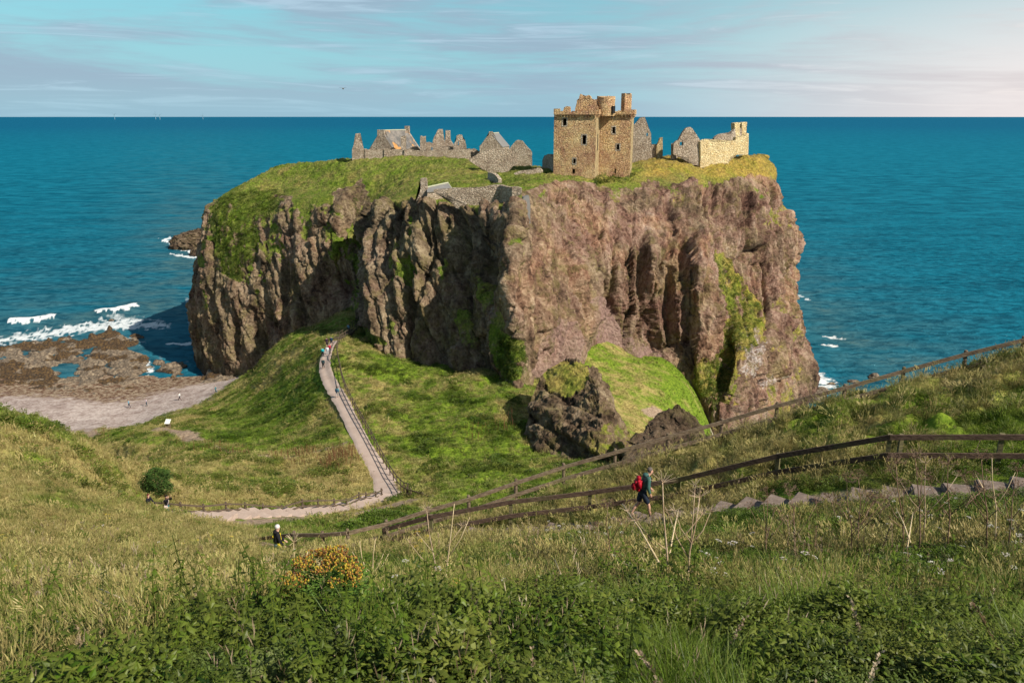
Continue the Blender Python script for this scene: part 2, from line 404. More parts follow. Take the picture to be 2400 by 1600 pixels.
t.set(b.inputs['Normal'], t.bump(t.math('ADD', fine, t.math('MULTIPLY', t.vor(p, 3.0), 0.35)), 0.8, 0.25))
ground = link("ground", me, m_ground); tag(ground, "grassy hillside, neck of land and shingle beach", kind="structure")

# ------------------------------------------------------------------ path ribbon
def smooth_line(pts, step=0.4):
    pts = np.array(pts)[:, :2]; out = []
    ext = np.vstack([2*pts[0]-pts[1], pts, 2*pts[-1]-pts[-2]])
    for i in range(1, len(ext)-2):
        p0, p1, p2, p3 = ext[i-1:i+3]; n = max(2, int(np.linalg.norm(p2-p1)/step))
        for k in range(n):
            s = k/n
            out.append(0.5*((2*p1)+(-p0+p2)*s+(2*p0-5*p1+4*p2-p3)*s*s+(-p0+3*p1-3*p2+p3)*s**3))
    out.append(pts[-1]); return np.array(out)
def ribbon(name, pts, hw, lift, n=9, rag=0.12, seed=0):
    L = smooth_line(pts); T = np.gradient(L, axis=0); T /= np.linalg.norm(T, axis=1)[:, None]; N = np.stack([T[:, 1], -T[:, 0]], 1)
    s = np.arange(len(L))*0.4; hw = np.interp(np.linspace(0, 1, len(L)), np.linspace(0, 1, len(hw)), hw)
    u = np.linspace(-1, 1, n)
    wl = hw+rag*fbm(s/1.5, seed+0.5, 0, 3); wr_ = hw+rag*fbm(s/1.5, seed+9.5, 0, 3)
    off = np.where(u[None] < 0, u[None]*wl[:, None], u[None]*wr_[:, None])
    X = L[:, 0:1]+N[:, 0:1]*off; Y = L[:, 1:2]+N[:, 1:2]*off
    zc = Hn(L[:, 0], L[:, 1]); Z = Hn(X, Y)*0.25+zc[:, None]*0.75
    Z = np.maximum(Z, Hn(X, Y)*1.0)+lift*(1-np.abs(u[None])**6)-0.06*(np.abs(u[None]) > 0.99)
    return gridmesh(name, X, Y, Z)
m_path, t, b = mat("gravel path"); p = pos(t)
c0 = t.ramp(t.noise(p, 0.6, 5, 0.6), [(0.3, (0.39, 0.285, 0.235)), (0.7, (0.53, 0.41, 0.35))])
c0 = t.mix(0.25, c0, t.ramp(t.noise(p, 14, 3, 0.6), [(0.35, (0.25, 0.19, 0.15)), (0.65, (0.6, 0.5, 0.43))]))
t.set(b.inputs['Base Color'], c0); b.inputs['Roughness'].default_value = 0.95; b.inputs['Specular IOR Level'].default_value = 0.1
t.set(b.inputs['Normal'], t.bump(t.noise(p, 20, 4), 0.3, 0.03))
o = link("path", ribbon("path", PATH, [1.45, 1.15, 0.95, 0.95, 1.0, 0.95, 0.9, 0.75], 0.07), m_path)
tag(o, "pinkish gravel path across the neck of land", kind="structure")

# ------------------------------------------------------------------ sea
def build_sea():
    ang = np.linspace(R(-52), R(52), 1000)
    r = [60.0]
    while r[-1] < 60000: r.append(r[-1]+max(0.55, (r[-1]-150)*0.012+0.55 if r[-1] > 230 else 0.55))
    r = np.array(r)
    A, Rr = np.meshgrid(ang, r); X = Rr*np.sin(A); Y = Rr*np.cos(A)
    px, py = proj(X, Y, 0*X)
    fade = sstep(900, 250, Rr)
    Z = fade*(0.30*fbm(X/9+Y/40, Y/3.6-X/22, 0.3, 4)+0.05*fbm(X/1.6, Y/1.0, 4, 2))
    foam = np.zeros_like(X)
    nz = fbm(X/3.5, Y/1.6, 2.2, 5, 0.6); nf = fbm(X/0.9, Y/0.7, 7.2, 3, 0.6); nz = nz+0.45*nf
    def stroke(pts, hw, k=1.0, soft=0.7, lift=0.0):
        nonlocal foam, Z
        d = dpoly(px, py*2.2, [(a, b_*2.2) for a, b_ in pts])/(hw*2.2)
        f = sstep(1.0, 1.0-soft, d+0.55*nz)*k
        foam = np.maximum(foam, f)
        if lift: Z = Z+lift*np.exp(-(d*0.8)**2)
    stroke([(28,759),(70,757),(100,752),(122,747)], 7.5, 0.95, 0.6, 1.0)
    stroke([(235,735),(270,733),(298,728),(312,721)], 7, 0.95, 0.6, 1.0)
    stroke([(-60,760),(30,759),(120,750),(240,737),(320,720),(400,712)], 7, 0.0, 0.5, 0.5)
    stroke([(-80,815),(0,800),(70,787),(140,778),(200,765),(260,757),(320,752)], 19, 0.80, 0.95)
    stroke([(160,776),(230,768),(320,764),(380,762)], 16, 0.8, 0.95)
    stroke([(260,744),(330,748),(390,755)], 9, 0.6, 0.9)
    stroke([(395,805),(425,808),(455,806)], 4, 1, 0.4, 0.3)
    stroke([(330,812),(395,808)], 3.0, 0.4, 0.8)
    stroke([(340,850),(350,870)], 9, 0.8, 0.8); stroke([(375,835),(382,865),(440,845)], 5, 0.5, 0.9)
    stroke([(230,790),(330,800)], 14, 0.55, 0.9)
    stroke([(392,562),(430,580),(470,598)], 9, 1.0, 0.8); stroke([(400,595),(470,606)], 5, 0.8, 0.8); stroke([(465,770),(470,800)], 8, 0.6, 0.9)
    stroke([(1895,870),(1915,885),(1945,900)], 17, 0.85, 0.95); stroke([(1900,905),(1930,915)], 16, 0.9, 0.9); stroke([(1960,885),(2020,880)], 9, 0.4, 0.9)
    stroke([(1935,787),(1980,793)], 5, 0.8, 0.9); stroke([(1928,806),(1960,812)], 5, 0.95, 0.9); stroke([(1870,693),(1900,702)], 5, 0.7, 0.9)
    stroke([(1860,560),(1910,563)], 3, 0.45, 0.9); stroke([(1870,745),(1900,735)], 3, 0.4, 0.9)
    stroke([(1940,840),(2010,850)], 3, 0.4, 0.9); stroke([(2060,850),(2120,862)], 3, 0.4, 0.9)
    stroke([(438,700),(445,760),(462,840),(480,880)], 5, 0.55, 0.95); stroke([(1850,620),(1885,780),(1905,860)], 5, 0.5, 0.95)
    shoal = np.exp(-dpoly(px, py, [(-200,830),(200,800),(400,700),(450,560)])/110)+0.75*np.exp(-dpoly(px, py, [(1900,700),(1980,790),(2200,860)])/90)
    stroke([(438,700),(445,760),(462,840),(480,880)], 5, 0.55, 0.95); stroke([(1850,620),(1885,780),(1905,860)], 5, 0.5, 0.95)
    shoal = np.clip(shoal*(1+0.8*fbm(X/25, Y/9, 1, 3)), 0, 1)
    me = gridmesh("sea", X, Y, Z)
    addattr(me, 'foam', foam); addattr(me, 'shoal', shoal)
    m, t, b = mat("sea water"); p = pos(t)
    d = t.new('ShaderNodeVectorMath', operation='LENGTH', i_0=p).outputs['Value']
    far = t.smooth(d, 150, 900)
    p2 = t.scl(p, 0.55, 1.0, 1.0)
    w0 = t.noise(p2, 0.10, 5, 0.6, 0.5); w1 = t.noise(p2, 0.35, 6, 0.62, 0.4); w1 = t.mix(t.smooth(d, 250, 900), w1, w0); w2 = t.noise(p2, 1.5, 4, 0.6)
    w3 = t.noise(t.scl(p, 0.03, 0.09, 1), 0.5, 5, 0.65)      # patches of ruffled water
    base = t.mix(t.smooth(d, 250, 6000), (0.0, 0.145, 0.225), (0.0, 0.095, 0.195))
    base = t.mix(t.smooth(t.math('ADD', t.math('MULTIPLY', w1, 0.7), t.math('MULTIPLY', w3, 0.3)), 0.36, 0.64), t.mix(t.smooth(d, 300, 1500, 0.68, 0.35), base, (0.0, 0.012, 0.03)), t.mix(0.10, base, (0.05, 0.30, 0.38)))
    base = t.mix(t.math('MULTIPLY', t.attr('shoal'), t.smooth(w1, 0.35, 0.65, 0.2, 0.75)), base, (0.085, 0.13, 0.12))
    caps = t.math('MULTIPLY', t.smooth(t.noise(t.scl(p, 0.35, 1.1, 1), 0.14, 6, 0.75), 0.73, 0.76), t.smooth(d, 200, 300))
    fm = t.math('MAXIMUM', t.attr('foam'), t.math('MULTIPLY', caps, 0.8))
    fm = t.smooth(t.math('MULTIPLY', fm, t.math('ADD', 0.45, t.noise(p, 0.8, 7, 0.8))), 0.36, 0.86)
    t.set(b.inputs['Base Color'], t.mix(fm, base, (0.74, 0.77, 0.78)))
    t.set(b.inputs['Roughness'], t.math('MAXIMUM', t.math('MULTIPLY', fm, 0.9), t.smooth(d, 150, 3000, 0.22, 0.5)))
    b.inputs['IOR'].default_value = 1.33
    t.set(b.inputs['Specular IOR Level'], t.smooth(d, 120, 6000, 0.035, 0.0))
    h = t.math('ADD', w1, t.math('MULTIPLY', w2, 0.25))
    nb = t.n.new('ShaderNodeBump'); nb.inputs['Distance'].default_value = 1.1
    t.set(nb.inputs['Strength'], t.smooth(d, 150, 6000, 1.0, 0.35)); t.set(nb.inputs['Height'], h)
    df = t.new('ShaderNodeBsdfDiffuse'); gl = t.new('ShaderNodeBsdfGlossy', i_Color=(0.35, 0.80, 1.0)); cmix = t.mix(fm, base, (0.76, 0.79, 0.80))
    t.set(df.inputs['Color'], cmix); t.set(df.inputs['Normal'], nb.outputs[0]); t.set(gl.inputs['Normal'], nb.outputs[0]); t.set(gl.inputs['Roughness'], t.smooth(d, 150, 3000, 0.16, 0.35))
    ms = t.new('ShaderNodeMixShader'); t.set(ms.inputs[0], t.math('MULTIPLY', t.math('SUBTRACT', 1.0, fm), 0.06)); t.l.new(df.outputs[0], ms.inputs[1]); t.l.new(gl.outputs[0], ms.inputs[2])
    t.l.new(ms.outputs[0], t.n['Material Output'].inputs[0]); t.n.remove(b)
    tag(link("sea", me, m), "teal sea reaching to the horizon with white surf by the rocks", kind="structure")
build_sea()
# ------------------------------------------------------------------ headland: lofted from measured columns (photo x, photo y, distance)
COLS = [
 # R1 base, R2 low, R3 mid, R4 rim, R5 shoulder, R5b slope, R6 crest
 [(560,860,225),(560,700,225),(560,600,225),(560,520,225),(580,470,226),(620,430,228),(680,398,232)],
 [(490,868,205),(480,760,206),(482,620,208),(500,510,210),(530,465,214),(600,420,220),(670,392,228)],
 [(466,855,190),(452,725,192),(466,590,197),(484,492,203),(525,455,209),(590,418,214),(655,390,221)],
 [(482,865,181),(478,745,184),(485,610,189),(505,505,195),(540,460,203),(595,422,210),(665,388,218)],
 [(530,862,177),(530,745,180),(530,610,186),(540,520,192),(565,470,200),(620,425,208),(690,383,215)],
 [(590,862,174),(590,735,177),(590,620,181),(600,540,186),(620,485,194),(660,430,205),(730,381,211)],
 [(635,822,171),(650,720,174),(650,610,178),(660,520,182),(670,470,188),(710,430,198),(770,378,207)],
 [(700,772,167),(705,690,171),(710,600,174),(720,510,178),(730,465,183),(760,425,193),(815,373,202)],
 [(775,738,163),(775,660,167),(780,580,170),(790,500,174),(800,460,179),(820,420,189),(865,371,199)],
 [(818,730,158),(812,650,166),(820,570,173),(830,500,178),(835,465,182),(860,420,187),(905,370,198)],
 [(838,742,150),(840,660,162),(850,570,171),(862,510,176),(872,475,178),(900,425,184),(940,369,197)],
 [(858,775,138),(862,680,149),(868,590,158),(888,505,166),(905,470,168),(935,425,178),(975,369,197)],
 [(885,838,127),(880,710,133),(885,590,141),(915,488,148),(935,465,152),(965,430,168),(1005,370,196)],
 [(945,885,122),(950,740,127),(960,600,133),(985,478,140),(995,462,144),(1015,425,164),(1045,371,196)],
 [(1035,908,117),(1040,750,123),(1050,600,129),(1060,490,135),(1068,474,139),(1085,425,160),(1095,374,195)],
 [(1110,912,112),(1110,750,118),(1118,600,123),(1125,495,129),(1130,482,133),(1140,430,156),(1150,385,190)],
 [(1180,908,108),(1175,750,112),(1175,600,117),(1185,500,124),(1190,482,129),(1195,430,154),(1200,390,188)],
 [(1214,905,105),(1210,750,109),(1206,600,114),(1212,490,122),(1218,462,128),(1222,430,152),(1240,392,186)],
 [(1245,890,110),(1240,740,115),(1236,600,122),(1240,490,132),(1245,448,140),(1258,425,154),(1280,392,186)],
 [(1300,880,117),(1300,750,122),(1296,600,131),(1295,490,144),(1300,430,157),(1305,416,164),(1330,391,188)],
 [(1360,835,126),(1350,720,131),(1350,590,140),(1350,490,151),(1352,428,162),(1355,418,166),(1370,392,189)],
 [(1395,772,138),(1400,685,143),(1400,580,149),(1400,480,157),(1402,432,165),(1404,420,168),(1410,392,189)],
 [(1450,800,142),(1450,700,145),(1450,590,150),(1450,480,159),(1452,428,168),(1456,412,172),(1460,382,189)],
 [(1530,830,144),(1525,720,146),(1520,600,151),(1515,480,161),(1515,420,172),(1515,396,177),(1515,371,190)],
 [(1610,868,143),(1605,740,147),(1595,620,151),(1590,480,162),(1585,410,175),(1585,386,181),(1585,369,191)],
 [(1650,930,139),(1655,800,146),(1640,650,151),(1640,500,164),(1640,415,178),(1640,388,184),(1640,374,191)],
 [(1672,965,137),(1690,850,147),(1680,680,158),(1690,520,169),(1690,420,180),(1692,388,186),(1695,372,192)],
 [(1700,985,135),(1722,860,140),(1730,700,164),(1735,520,173),(1732,415,184),(1732,384,189),(1735,368,195)],
 [(1765,975,140),(1765,845,145),(1775,700,166),(1778,520,176),(1772,420,186),(1770,384,191),(1768,364,197)],
 [(1835,945,150),(1825,820,158),(1815,680,170),(1812,520,180),(1803,425,189),(1795,390,195),(1782,365,201)],
 [(1898,915,165),(1872,790,172),(1845,650,180),(1838,520,186),(1826,430,193),(1812,392,199),(1790,366,207)],
 [(1900,880,185),(1876,780,190),(1850,650,196),(1840,520,200),(1828,430,205),(1812,388,210),(1785,364,216)],
 [(1850,860,215),(1830,780,216),(1815,650,218),(1805,520,220),(1795,430,222),(1780,390,224),(1765,366,226)],
]
def headland():
    K = []
    for col in COLS:
        pts = [P(*q) for q in col]
        b0 = pts[0].copy(); d = (pts[0]-pts[1]); b0 = pts[0]+np.array([d[0]*0.1, -1.5, -9.0]); b0[2] = min(b0[2], -3) if pts[0][2] < 8 else b0[2]
        crest = pts[-1]
        f1 = np.array([crest[0]*1.06, 222+0*crest[1], crest[2]]); f1[1] = max(f1[1], crest[1]+8); f1[2] = crest[2]-0.085*(f1[1]-crest[1])-0.4
        f2 = np.array([f1[0], f1[1]+16, 40.0]); f3 = np.array([f1[0], f1[1]+24, -4.0])
        K.append([b0]+pts+[f1, f2, f3])
    K = np.array(K)                                  # cols x 11 x 3
    def resample(K, n, axis, wts):
        # catmull-rom along axis with given number of samples per span
        K = np.moveaxis(K, axis, 0); ext = np.concatenate([2*K[:1]-K[1:2], K, 2*K[-1:]-K[-2:-1]]); out = []; par = []
        for i in range(1, len(ext)-2):
            m = n[i-1]
            for k in range(m):
                s = k/m; p0, p1, p2, p3 = ext[i-1], ext[i], ext[i+1], ext[i+2]
                cr = 0.5*((2*p1)+(-p0+p2)*s+(2*p0-5*p1+4*p2-p3)*s*s+(-p0+3*p1-3*p2+p3)*s**3)
                li = p1*(1-s)+p2*s
                out.append(0.6*cr+0.4*li); par.append(i-1+s)
        out.append(K[-1]); par.append(len(K)-1)
        return np.moveaxis(np.array(out), 0, axis), np.array(par)
    nrow = [12, 62, 66, 60, 30, 34, 44, 20, 8, 10]
    G, vpar = resample(K, nrow, 1, None)
    span = np.linalg.norm(np.diff(K[:, 3], axis=0), axis=1)
    ncol = [max(8, int(s/0.24)) if 1 < i < len(span)-2 else max(8, int(s/0.6)) for i, s in enumerate(span)]
    G, upar = resample(G, ncol, 0, None)
    V = np.broadcast_to(vpar[None], G.shape[:2]); 
    X, Y, Z = G[..., 0], G[..., 1], G[..., 2]
    du = np.gradient(G, axis=0); dv = np.gradient(G, axis=1); N = np.cross(du, dv)
    N /= np.linalg.norm(N, axis=2)[..., None]+1e-9
    px, py = proj(X, Y, Z)
    s = np.cumsum(np.concatenate([[0], np.linalg.norm(np.diff(G[:, 120], axis=0), axis=1)]))[:, None]+0*X
    # --- where grass grows
    g = sstep(4.25, 4.75, V+0.35*fbm(X/5, Z/4, Y/9, 3))
    right = sstep(1205, 1240, px)
    g = np.where((right > 0.5), sstep(5.0, 5.6, V+0.5*fbm(X/4, Z/3, 2, 3)), g)
    leftc = sstep(880, 860, px)
    patches = fbm(X/5+Z/14, Z/9, Y/30, 4, 0.6)
    g = np.maximum(g, leftc*sstep(0.20, 0.60, patches+0.42*sstep(2.6, 4.3, V)-0.12+0.3*fbm(X/1.5, Z/1.5, Y/1.5, 3))*sstep(1.6, 2.4, V))
    def poly(pl, k=1.0, soft=14):
        nonlocal g
        wob = 16*fbm(X/2.5, Z/2.5, Y/4, 3)
        g = np.maximum(g, k*inpoly(px+wob, py+wob*0.7, pl))
    poly([(500,470),(560,450),(640,440),(660,480),(610,520),(600,600),(560,660),(520,640),(500,560)])
    poly([(815,440),(900,440),(905,480),(860,540),(855,640),(845,760),(815,760),(830,640),(820,560)])
    poly([(1655,572),(1690,590),(1790,720),(1800,760),(1735,850),(1715,940),(1680,965),(1690,850),(1735,770),(1690,690)], 0.95)
    poly([(1640,860),(1700,740),(1740,740),(1700,900),(1650,960),(1600,930)], 0.8)
    poly([(1400,380),(1780,360),(1800,400),(1700,420),(1600,440),(1530,420),(1470,440),(1400,432)], 0.9)
    poly([(1200,400),(1330,400),(1345,420),(1250,432),(1200,450)])
    poly([(1160,760),(1215,800),(1215,880),(1190,900),(1150,830)], 0.8); poly([(1030,880),(1215,880),(1215,930),(1030,930)], 0.6)
    poly([(840,740),(905,800),(870,840),(840,800)], 0.7)
    g = np.maximum(g, 0.75*sstep(0.30, 0.55, fbm(X/4.0, Z/8, 7.7, 4, 0.6))*sstep(1.2, 2.0, V)*(1-leftc)*(1-right))
    g = np.maximum(g, 0.8*right*sstep(0.35, 0.6, fbm(X/6, Z/5, 3.3, 4, 0.6))*sstep(3.2, 5, V))
    g = np.maximum(g, 0.6*right*sstep(1700,1800,px)*sstep(0.25, 0.6, fbm(X/6, Z/7, 9.3, 4, 0.6)))
    bald = inpoly(px+12*fbm(X/2, Z/2, 0, 2), py, [(650,455),(690,460),(690,485),(655,490)]) | inpoly(px+20*fbm(X/2, Z/2, 0, 2), py, [(790,440),(850,420),(870,470),(830,520),(780,500)])
    g = np.where(bald, g*0.15, g); g = g*(1-0.65*leftc*(V < 4.6)*sstep(0.05, 0.35, fbm(X/2.2, Z/3.5, 40, 4, 0.6))); g = g*(1-0.6*right*(V < 4.6)*sstep(0.1, 0.4, fbm(X/2.0, Z/3.0, 50, 4, 0.6)))
    rock = 1-g
    # --- relief
    sl = np.where(px < 1230, 0.38, 0.02); sl = 0.02+0.36*sstep(1260, 1150, px)+0.16*sstep(1620, 1760, px)
    q = s+sl*Z*1.0
    up = sstep(0.6, 1.4, V)*sstep(5.3, 4.3, V)
    front = sstep(860, 900, px)*(1-right)
    smoothscree = right*sstep(1640, 1560, px)*sstep(3.0, 3.6, V)
    rib = ridged(q/11.0, Z/60, 1.5, 4, 0.55)
    rib2 = fbm(q/3.2, Z/16, 6.5, 4, 0.6)
    rib3 = ridged(q/5.5, Z/45+X/60, 8.1, 3, 0.5)
    blk = fbm(X/2.6, Z/2.0, Y/2.6, 4, 0.6)
    fin = fbm(X/0.7, Z/0.6, Y/0.7, 3, 0.65); crag = ridged(X/4.5+0.3*blk, Z/7.0, Y/4.5, 4, 0.6)-0.9
    amp = up*(1-0.75*smoothscree)
    disp = amp*(0.30+0.70*rock)*(1.55*(rib-0.8)*(1+0.9*front)+1.1*(rib3-0.6)+0.85*rib2)+(0.25+0.3*rock)*blk*(0.35+0.65*up)+(0.17+0.12*right)*fin*(0.4+0.6*rock)+0.55*crag*rock*(0.25+0.75*up)*(1-0.35*smoothscree)+right*sstep(1470,1540,px)*up*0.9*(rib3-0.6)*rock
    f1, e1 = facets(q/7.5+0.12*fbm(X/6, Z/6, 0, 2), Z/30+Y/60, 0, 0.95); f2, e2 = facets(q/2.6+0.12*blk, Z/8.5+Y/20, 5, 0.8); f3, e3 = facets(q/1.0+0.2*blk, Z/1.5+Y/4, 9, 0.8)
    ss = (1-0.75*smoothscree)*(1-0.45*leftc)
    disp = disp*(0.50+0.05*right)+up*rock*((1+0.35*right*sstep(1480,1560,px))*ss*(2.3*f1-1.3*np.exp(-e1/0.07))+(0.35+0.65*ss)*(0.95*f2-0.45*np.exp(-e2/0.09))+0.22*f3-0.10*np.exp(-e3/0.1))
    # overhangs: ledges
    led = 0*np.sin(Z/2.1+2.5*fbm(X/9, Y/9, 0, 2))
    disp += 0.25*led*up*rock
    disp *= sstep(8.6, 7.5, V)*0.9+0.1
    disp = np.where(V > 5.4, 0.5*fbm(X/6, Y/6, 2.2, 3)+0.25*fbm(X/1.4, Y/1.4, Z/1.4, 3), disp) if False else disp*(1-sstep(5.0, 5.8, V))+sstep(5.0, 5.8, V)*(0.45*fbm(X/6, Y/6, 2.2, 3)+0.36*fbm(X/1.5, Y/1.5, Z/1.5, 3))
    # hollows
    def hollow(cx, cy, rx, ry, dep):
        nonlocal disp
        disp = disp-dep*np.exp(-(((px-cx)/rx)**2+((py-cy)/ry)**2))*(V < 6)
    hollow(795, 655, 26, 42, 5.0); hollow(610, 800, 16, 50, 3.2); hollow(1505, 640, 11, 75, 3.2); hollow(1575, 690, 9, 90, 3.6); hollow(1640, 690, 9, 70, 2.8); hollow(1440, 660, 7, 70, 2.0); hollow(1700, 480, 9, 40, 2.6); hollow(1770, 520, 8, 60, 2.2); hollow(1380, 620, 14, 90, 1.4)
    hollow(1830, 470, 12, 60, 2.0); hollow(1840, 640, 10, 25, 2.2); hollow(1560, 500, 16, 25, 2.0); hollow(1600, 600, 8, 50, 2.0); hollow(1705, 830, 14, 90, 3.0)
    hollow(560, 800, 8, 60, 2.2); hollow(670, 650, 10, 60, 2.0); hollow(835, 540, 8, 40, 2.5); hollow(1000, 560, 14, 70, 2.6); hollow(1085, 560, 16, 60, 3.0); hollow(1020, 800, 26, 90, 3.0)
    hollow(1150, 620, 22, 70, 3.2); hollow(960, 640, 16, 80, 2.0); hollow(1745, 520, 10, 60, 1.6); hollow(1660, 480, 10, 50, 1.6)
    G2 = G+N*disp[..., None]
    hgt = G2[..., 2]
    me = gridmesh("headland", G2[..., 0], G2[..., 1], G2[..., 2])
    red = np.clip(0.22+0.70*sstep(1040, 1420, px)+0.50*fbm(X/9, Z/9, 0, 4, 0.6), 0, 1)
    red = np.maximum(red, 0.8*np.exp(-(((px-770)/60)**2+((py-680)/60)**2)))
    talus = inpoly(px+10*fbm(X/2, Z/2, 0, 3), py, [(1380,700),(1440,690),(1470,770),(1560,835),(1440,850),(1385,790)])*1.0
    talus = np.maximum(talus, 0.8*inpoly(px+10*fbm(X/2, Z/2, 0, 3), py, [(1290,740),(1350,760),(1360,850),(1240,890),(1240,860)]))
    bird = inpoly(px+14*fbm(X/1.2, Z/1.5, 0, 3), py+10*fbm(X/1.2, Z/1.5, 4, 3), [(1750,760),(1790,750),(1785,800),(1760,880),(1735,880),(1745,820)])*0.9
    bird = np.maximum(bird, inpoly(px+14*fbm(X/1.2, Z/1.5, 0, 3), py+10*fbm(X/1.2, Z/1.5, 4, 3), [(1770,895),(1830,878),(1825,890),(1780,910)])*0.8)
    gold = sstep(1350, 1600, px)*sstep(4.6, 5.4, V); gold = np.maximum(gold, 0.5*right*sstep(4.6, 4.0, V)); gold = gold+0.35*fbm(X/5, Y/5, Z/5, 4, 0.6)*(V > 0); gold = np.clip(gold-0.35*inpoly(px, py, [(500,470),(560,450),(640,450),(600,600),(520,640)]), -0.5, 1)
    wet_shade = sstep(4.0, 1.0, hgt+1.5*fbm(X/4, Y/4, 1, 3))
    for nm, v in (('grass', g), ('red', red), ('talus', talus), ('bird', bird), ('gold', gold), ('wet_shade', wet_shade)): addattr(me, nm, v)
    return me, G2, g, V, px, py, gold
def rock_material(name, plain=False):
    m, t, b = mat(name); p = pos(t)
    st = t.scl(p, 1, 1, 0.32)
    n1 = t.noise(st, 0.35, 6, 0.65); n2 = t.noise(p, 1.6, 6, 0.7); n3 = t.noise(p, 0.12, 4, 0.6)
    peb = t.vor(p, 1.7); pebc = t.vor(p, 2.6, out=1)
    mixn = t.math('ADD', t.math('MULTIPLY', n1, 0.66), t.math('MULTIPLY', n2, 0.34)); mixn = t.math('ADD', mixn, t.math('MULTIPLY', t.math('SUBTRACT', t.noise(t.scl(p, 1, 1, 0.15), 0.9, 4, 0.6), 0.5), 0.25))
    brown = t.ramp(mixn, [(0.37, (0.040, 0.028, 0.017)), (0.49, (0.17, 0.122, 0.074)), (0.62, (0.37, 0.285, 0.18))])
    redc = t.ramp(mixn, [(0.37, (0.060, 0.030, 0.022)), (0.46, (0.22, 0.12, 0.088)), (0.56, (0.36, 0.235, 0.175)), (0.66, (0.50, 0.365, 0.285))])
    redc = t.mix(t.smooth(n3, 0.5, 0.62), redc, t.ramp(mixn, [(0.37, (0.055, 0.036, 0.024)), (0.48, (0.22, 0.15, 0.098)), (0.64, (0.43, 0.32, 0.215))]))
    if plain: col = brown
    else:
        col = t.mix(t.attr('red'), brown, redc)
        big = t.noise(p, 0.06, 5, 0.6, 0.8)
        col = t.mix(t.math('MULTIPLY', t.smooth(big, 0.47, 0.60), 0.5), col, t.mix(1.0, col, (0.60, 0.52, 0.50), 'MULTIPLY'))
        col = t.mix(t.math('MULTIPLY', t.smooth(big, 0.50, 0.40), t.math('MULTIPLY', t.attr('red'), 0.5)), col, t.mix(1.0, col, (1.15, 1.0, 0.72), 'MULTIPLY'))
        col = t.mix(t.math('MULTIPLY', t.attr('talus'), 0.75), col, t.ramp(n2, [(0.3, (0.23, 0.135, 0.115)), (0.7, (0.37, 0.25, 0.215))]))
        col = t.mix(t.math('MULTIPLY', t.attr('bird'), t.smooth(n2, 0.40, 0.6)), col, (0.50, 0.43, 0.40))
        col = t.mix(t.math('MULTIPLY', t.smooth(t.noise(p, 0.30, 7, 0.75), 0.50, 0.60), 0.5), col, (0.20, 0.165, 0.06))   # lichen and tufts
    col = t.mix(0.55, col, t.vg(p, 2.6), 'SOFT_LIGHT')
    if not plain:
        col = t.mix(t.math('MULTIPLY', t.attr('wet_shade'), 0.75), col, (0.045, 0.030, 0.020))
        dry = t.math('ADD', 0.46, t.math('MULTIPLY', t.attr('gold'), 0.34)); dry = t.math('ADD', dry, t.math('MULTIPLY', t.math('SUBTRACT', t.noise(p, 0.22, 5, 0.7), 0.5), 0.9))
        gc, fine = grass_color(t, t.scl(p, 0.8, 0.8, 0.8), dry)
        gc = t.mix(t.attr('gold'), gc, (1.3, 1.12, 0.70), 'MULTIPLY')
        gm = t.smooth(t.math('ADD', t.attr('grass'), t.math('MULTIPLY', t.math('SUBTRACT', t.noise(p, 0.7, 6, 0.75), 0.5), 2.2)), 0.35, 0.75)
        col = t.mix(gm, col, gc)
    t.set(b.inputs['Base Color'], col); b.inputs['Roughness'].default_value = 0.93; b.inputs['Specular IOR Level'].default_value = 0.2
    h = t.math('ADD', t.math('MULTIPLY', n2, 0.7), t.math('MULTIPLY', peb, 0.5)); h = t.math('ADD', h, t.math('MULTIPLY', t.noise(p, 3.2, 4, 0.7), 0.7))
    t.set(b.inputs['Normal'], t.bump(h, 0.9, 0.5))
    return m
m_cliff = rock_material("conglomerate cliff")
HME, HG, HGR, HV, HPX, HPY, HGOLD = headland()
head = link("cliff_headland", HME, m_cliff); tag(head, "tall flat-topped cliff headland of brown and reddish rock with grassy top, joined to the hillside", kind="structure")

# surface lookup on the headland top
from mathutils.bvhtree import BVHTree
_sub = HG[::3, ::3]; _h, _w = _sub.shape[:2]
_vs = [Vector(v) for v in _sub.reshape(-1, 3)]
_fs = [(i*_w+j, i*_w+j+1, (i+1)*_w+j+1, (i+1)*_w+j) for i in range(_h-1) for j in range(_w-1)]
HBVH = BVHTree.FromPolygons(_vs, _fs)
def htop(x, y):
    r_ = HBVH.ray_cast(Vector((x, y, 90)), Vector((0, 0, -1)))
    return r_[0].z if r_[0] is not None else 0.0

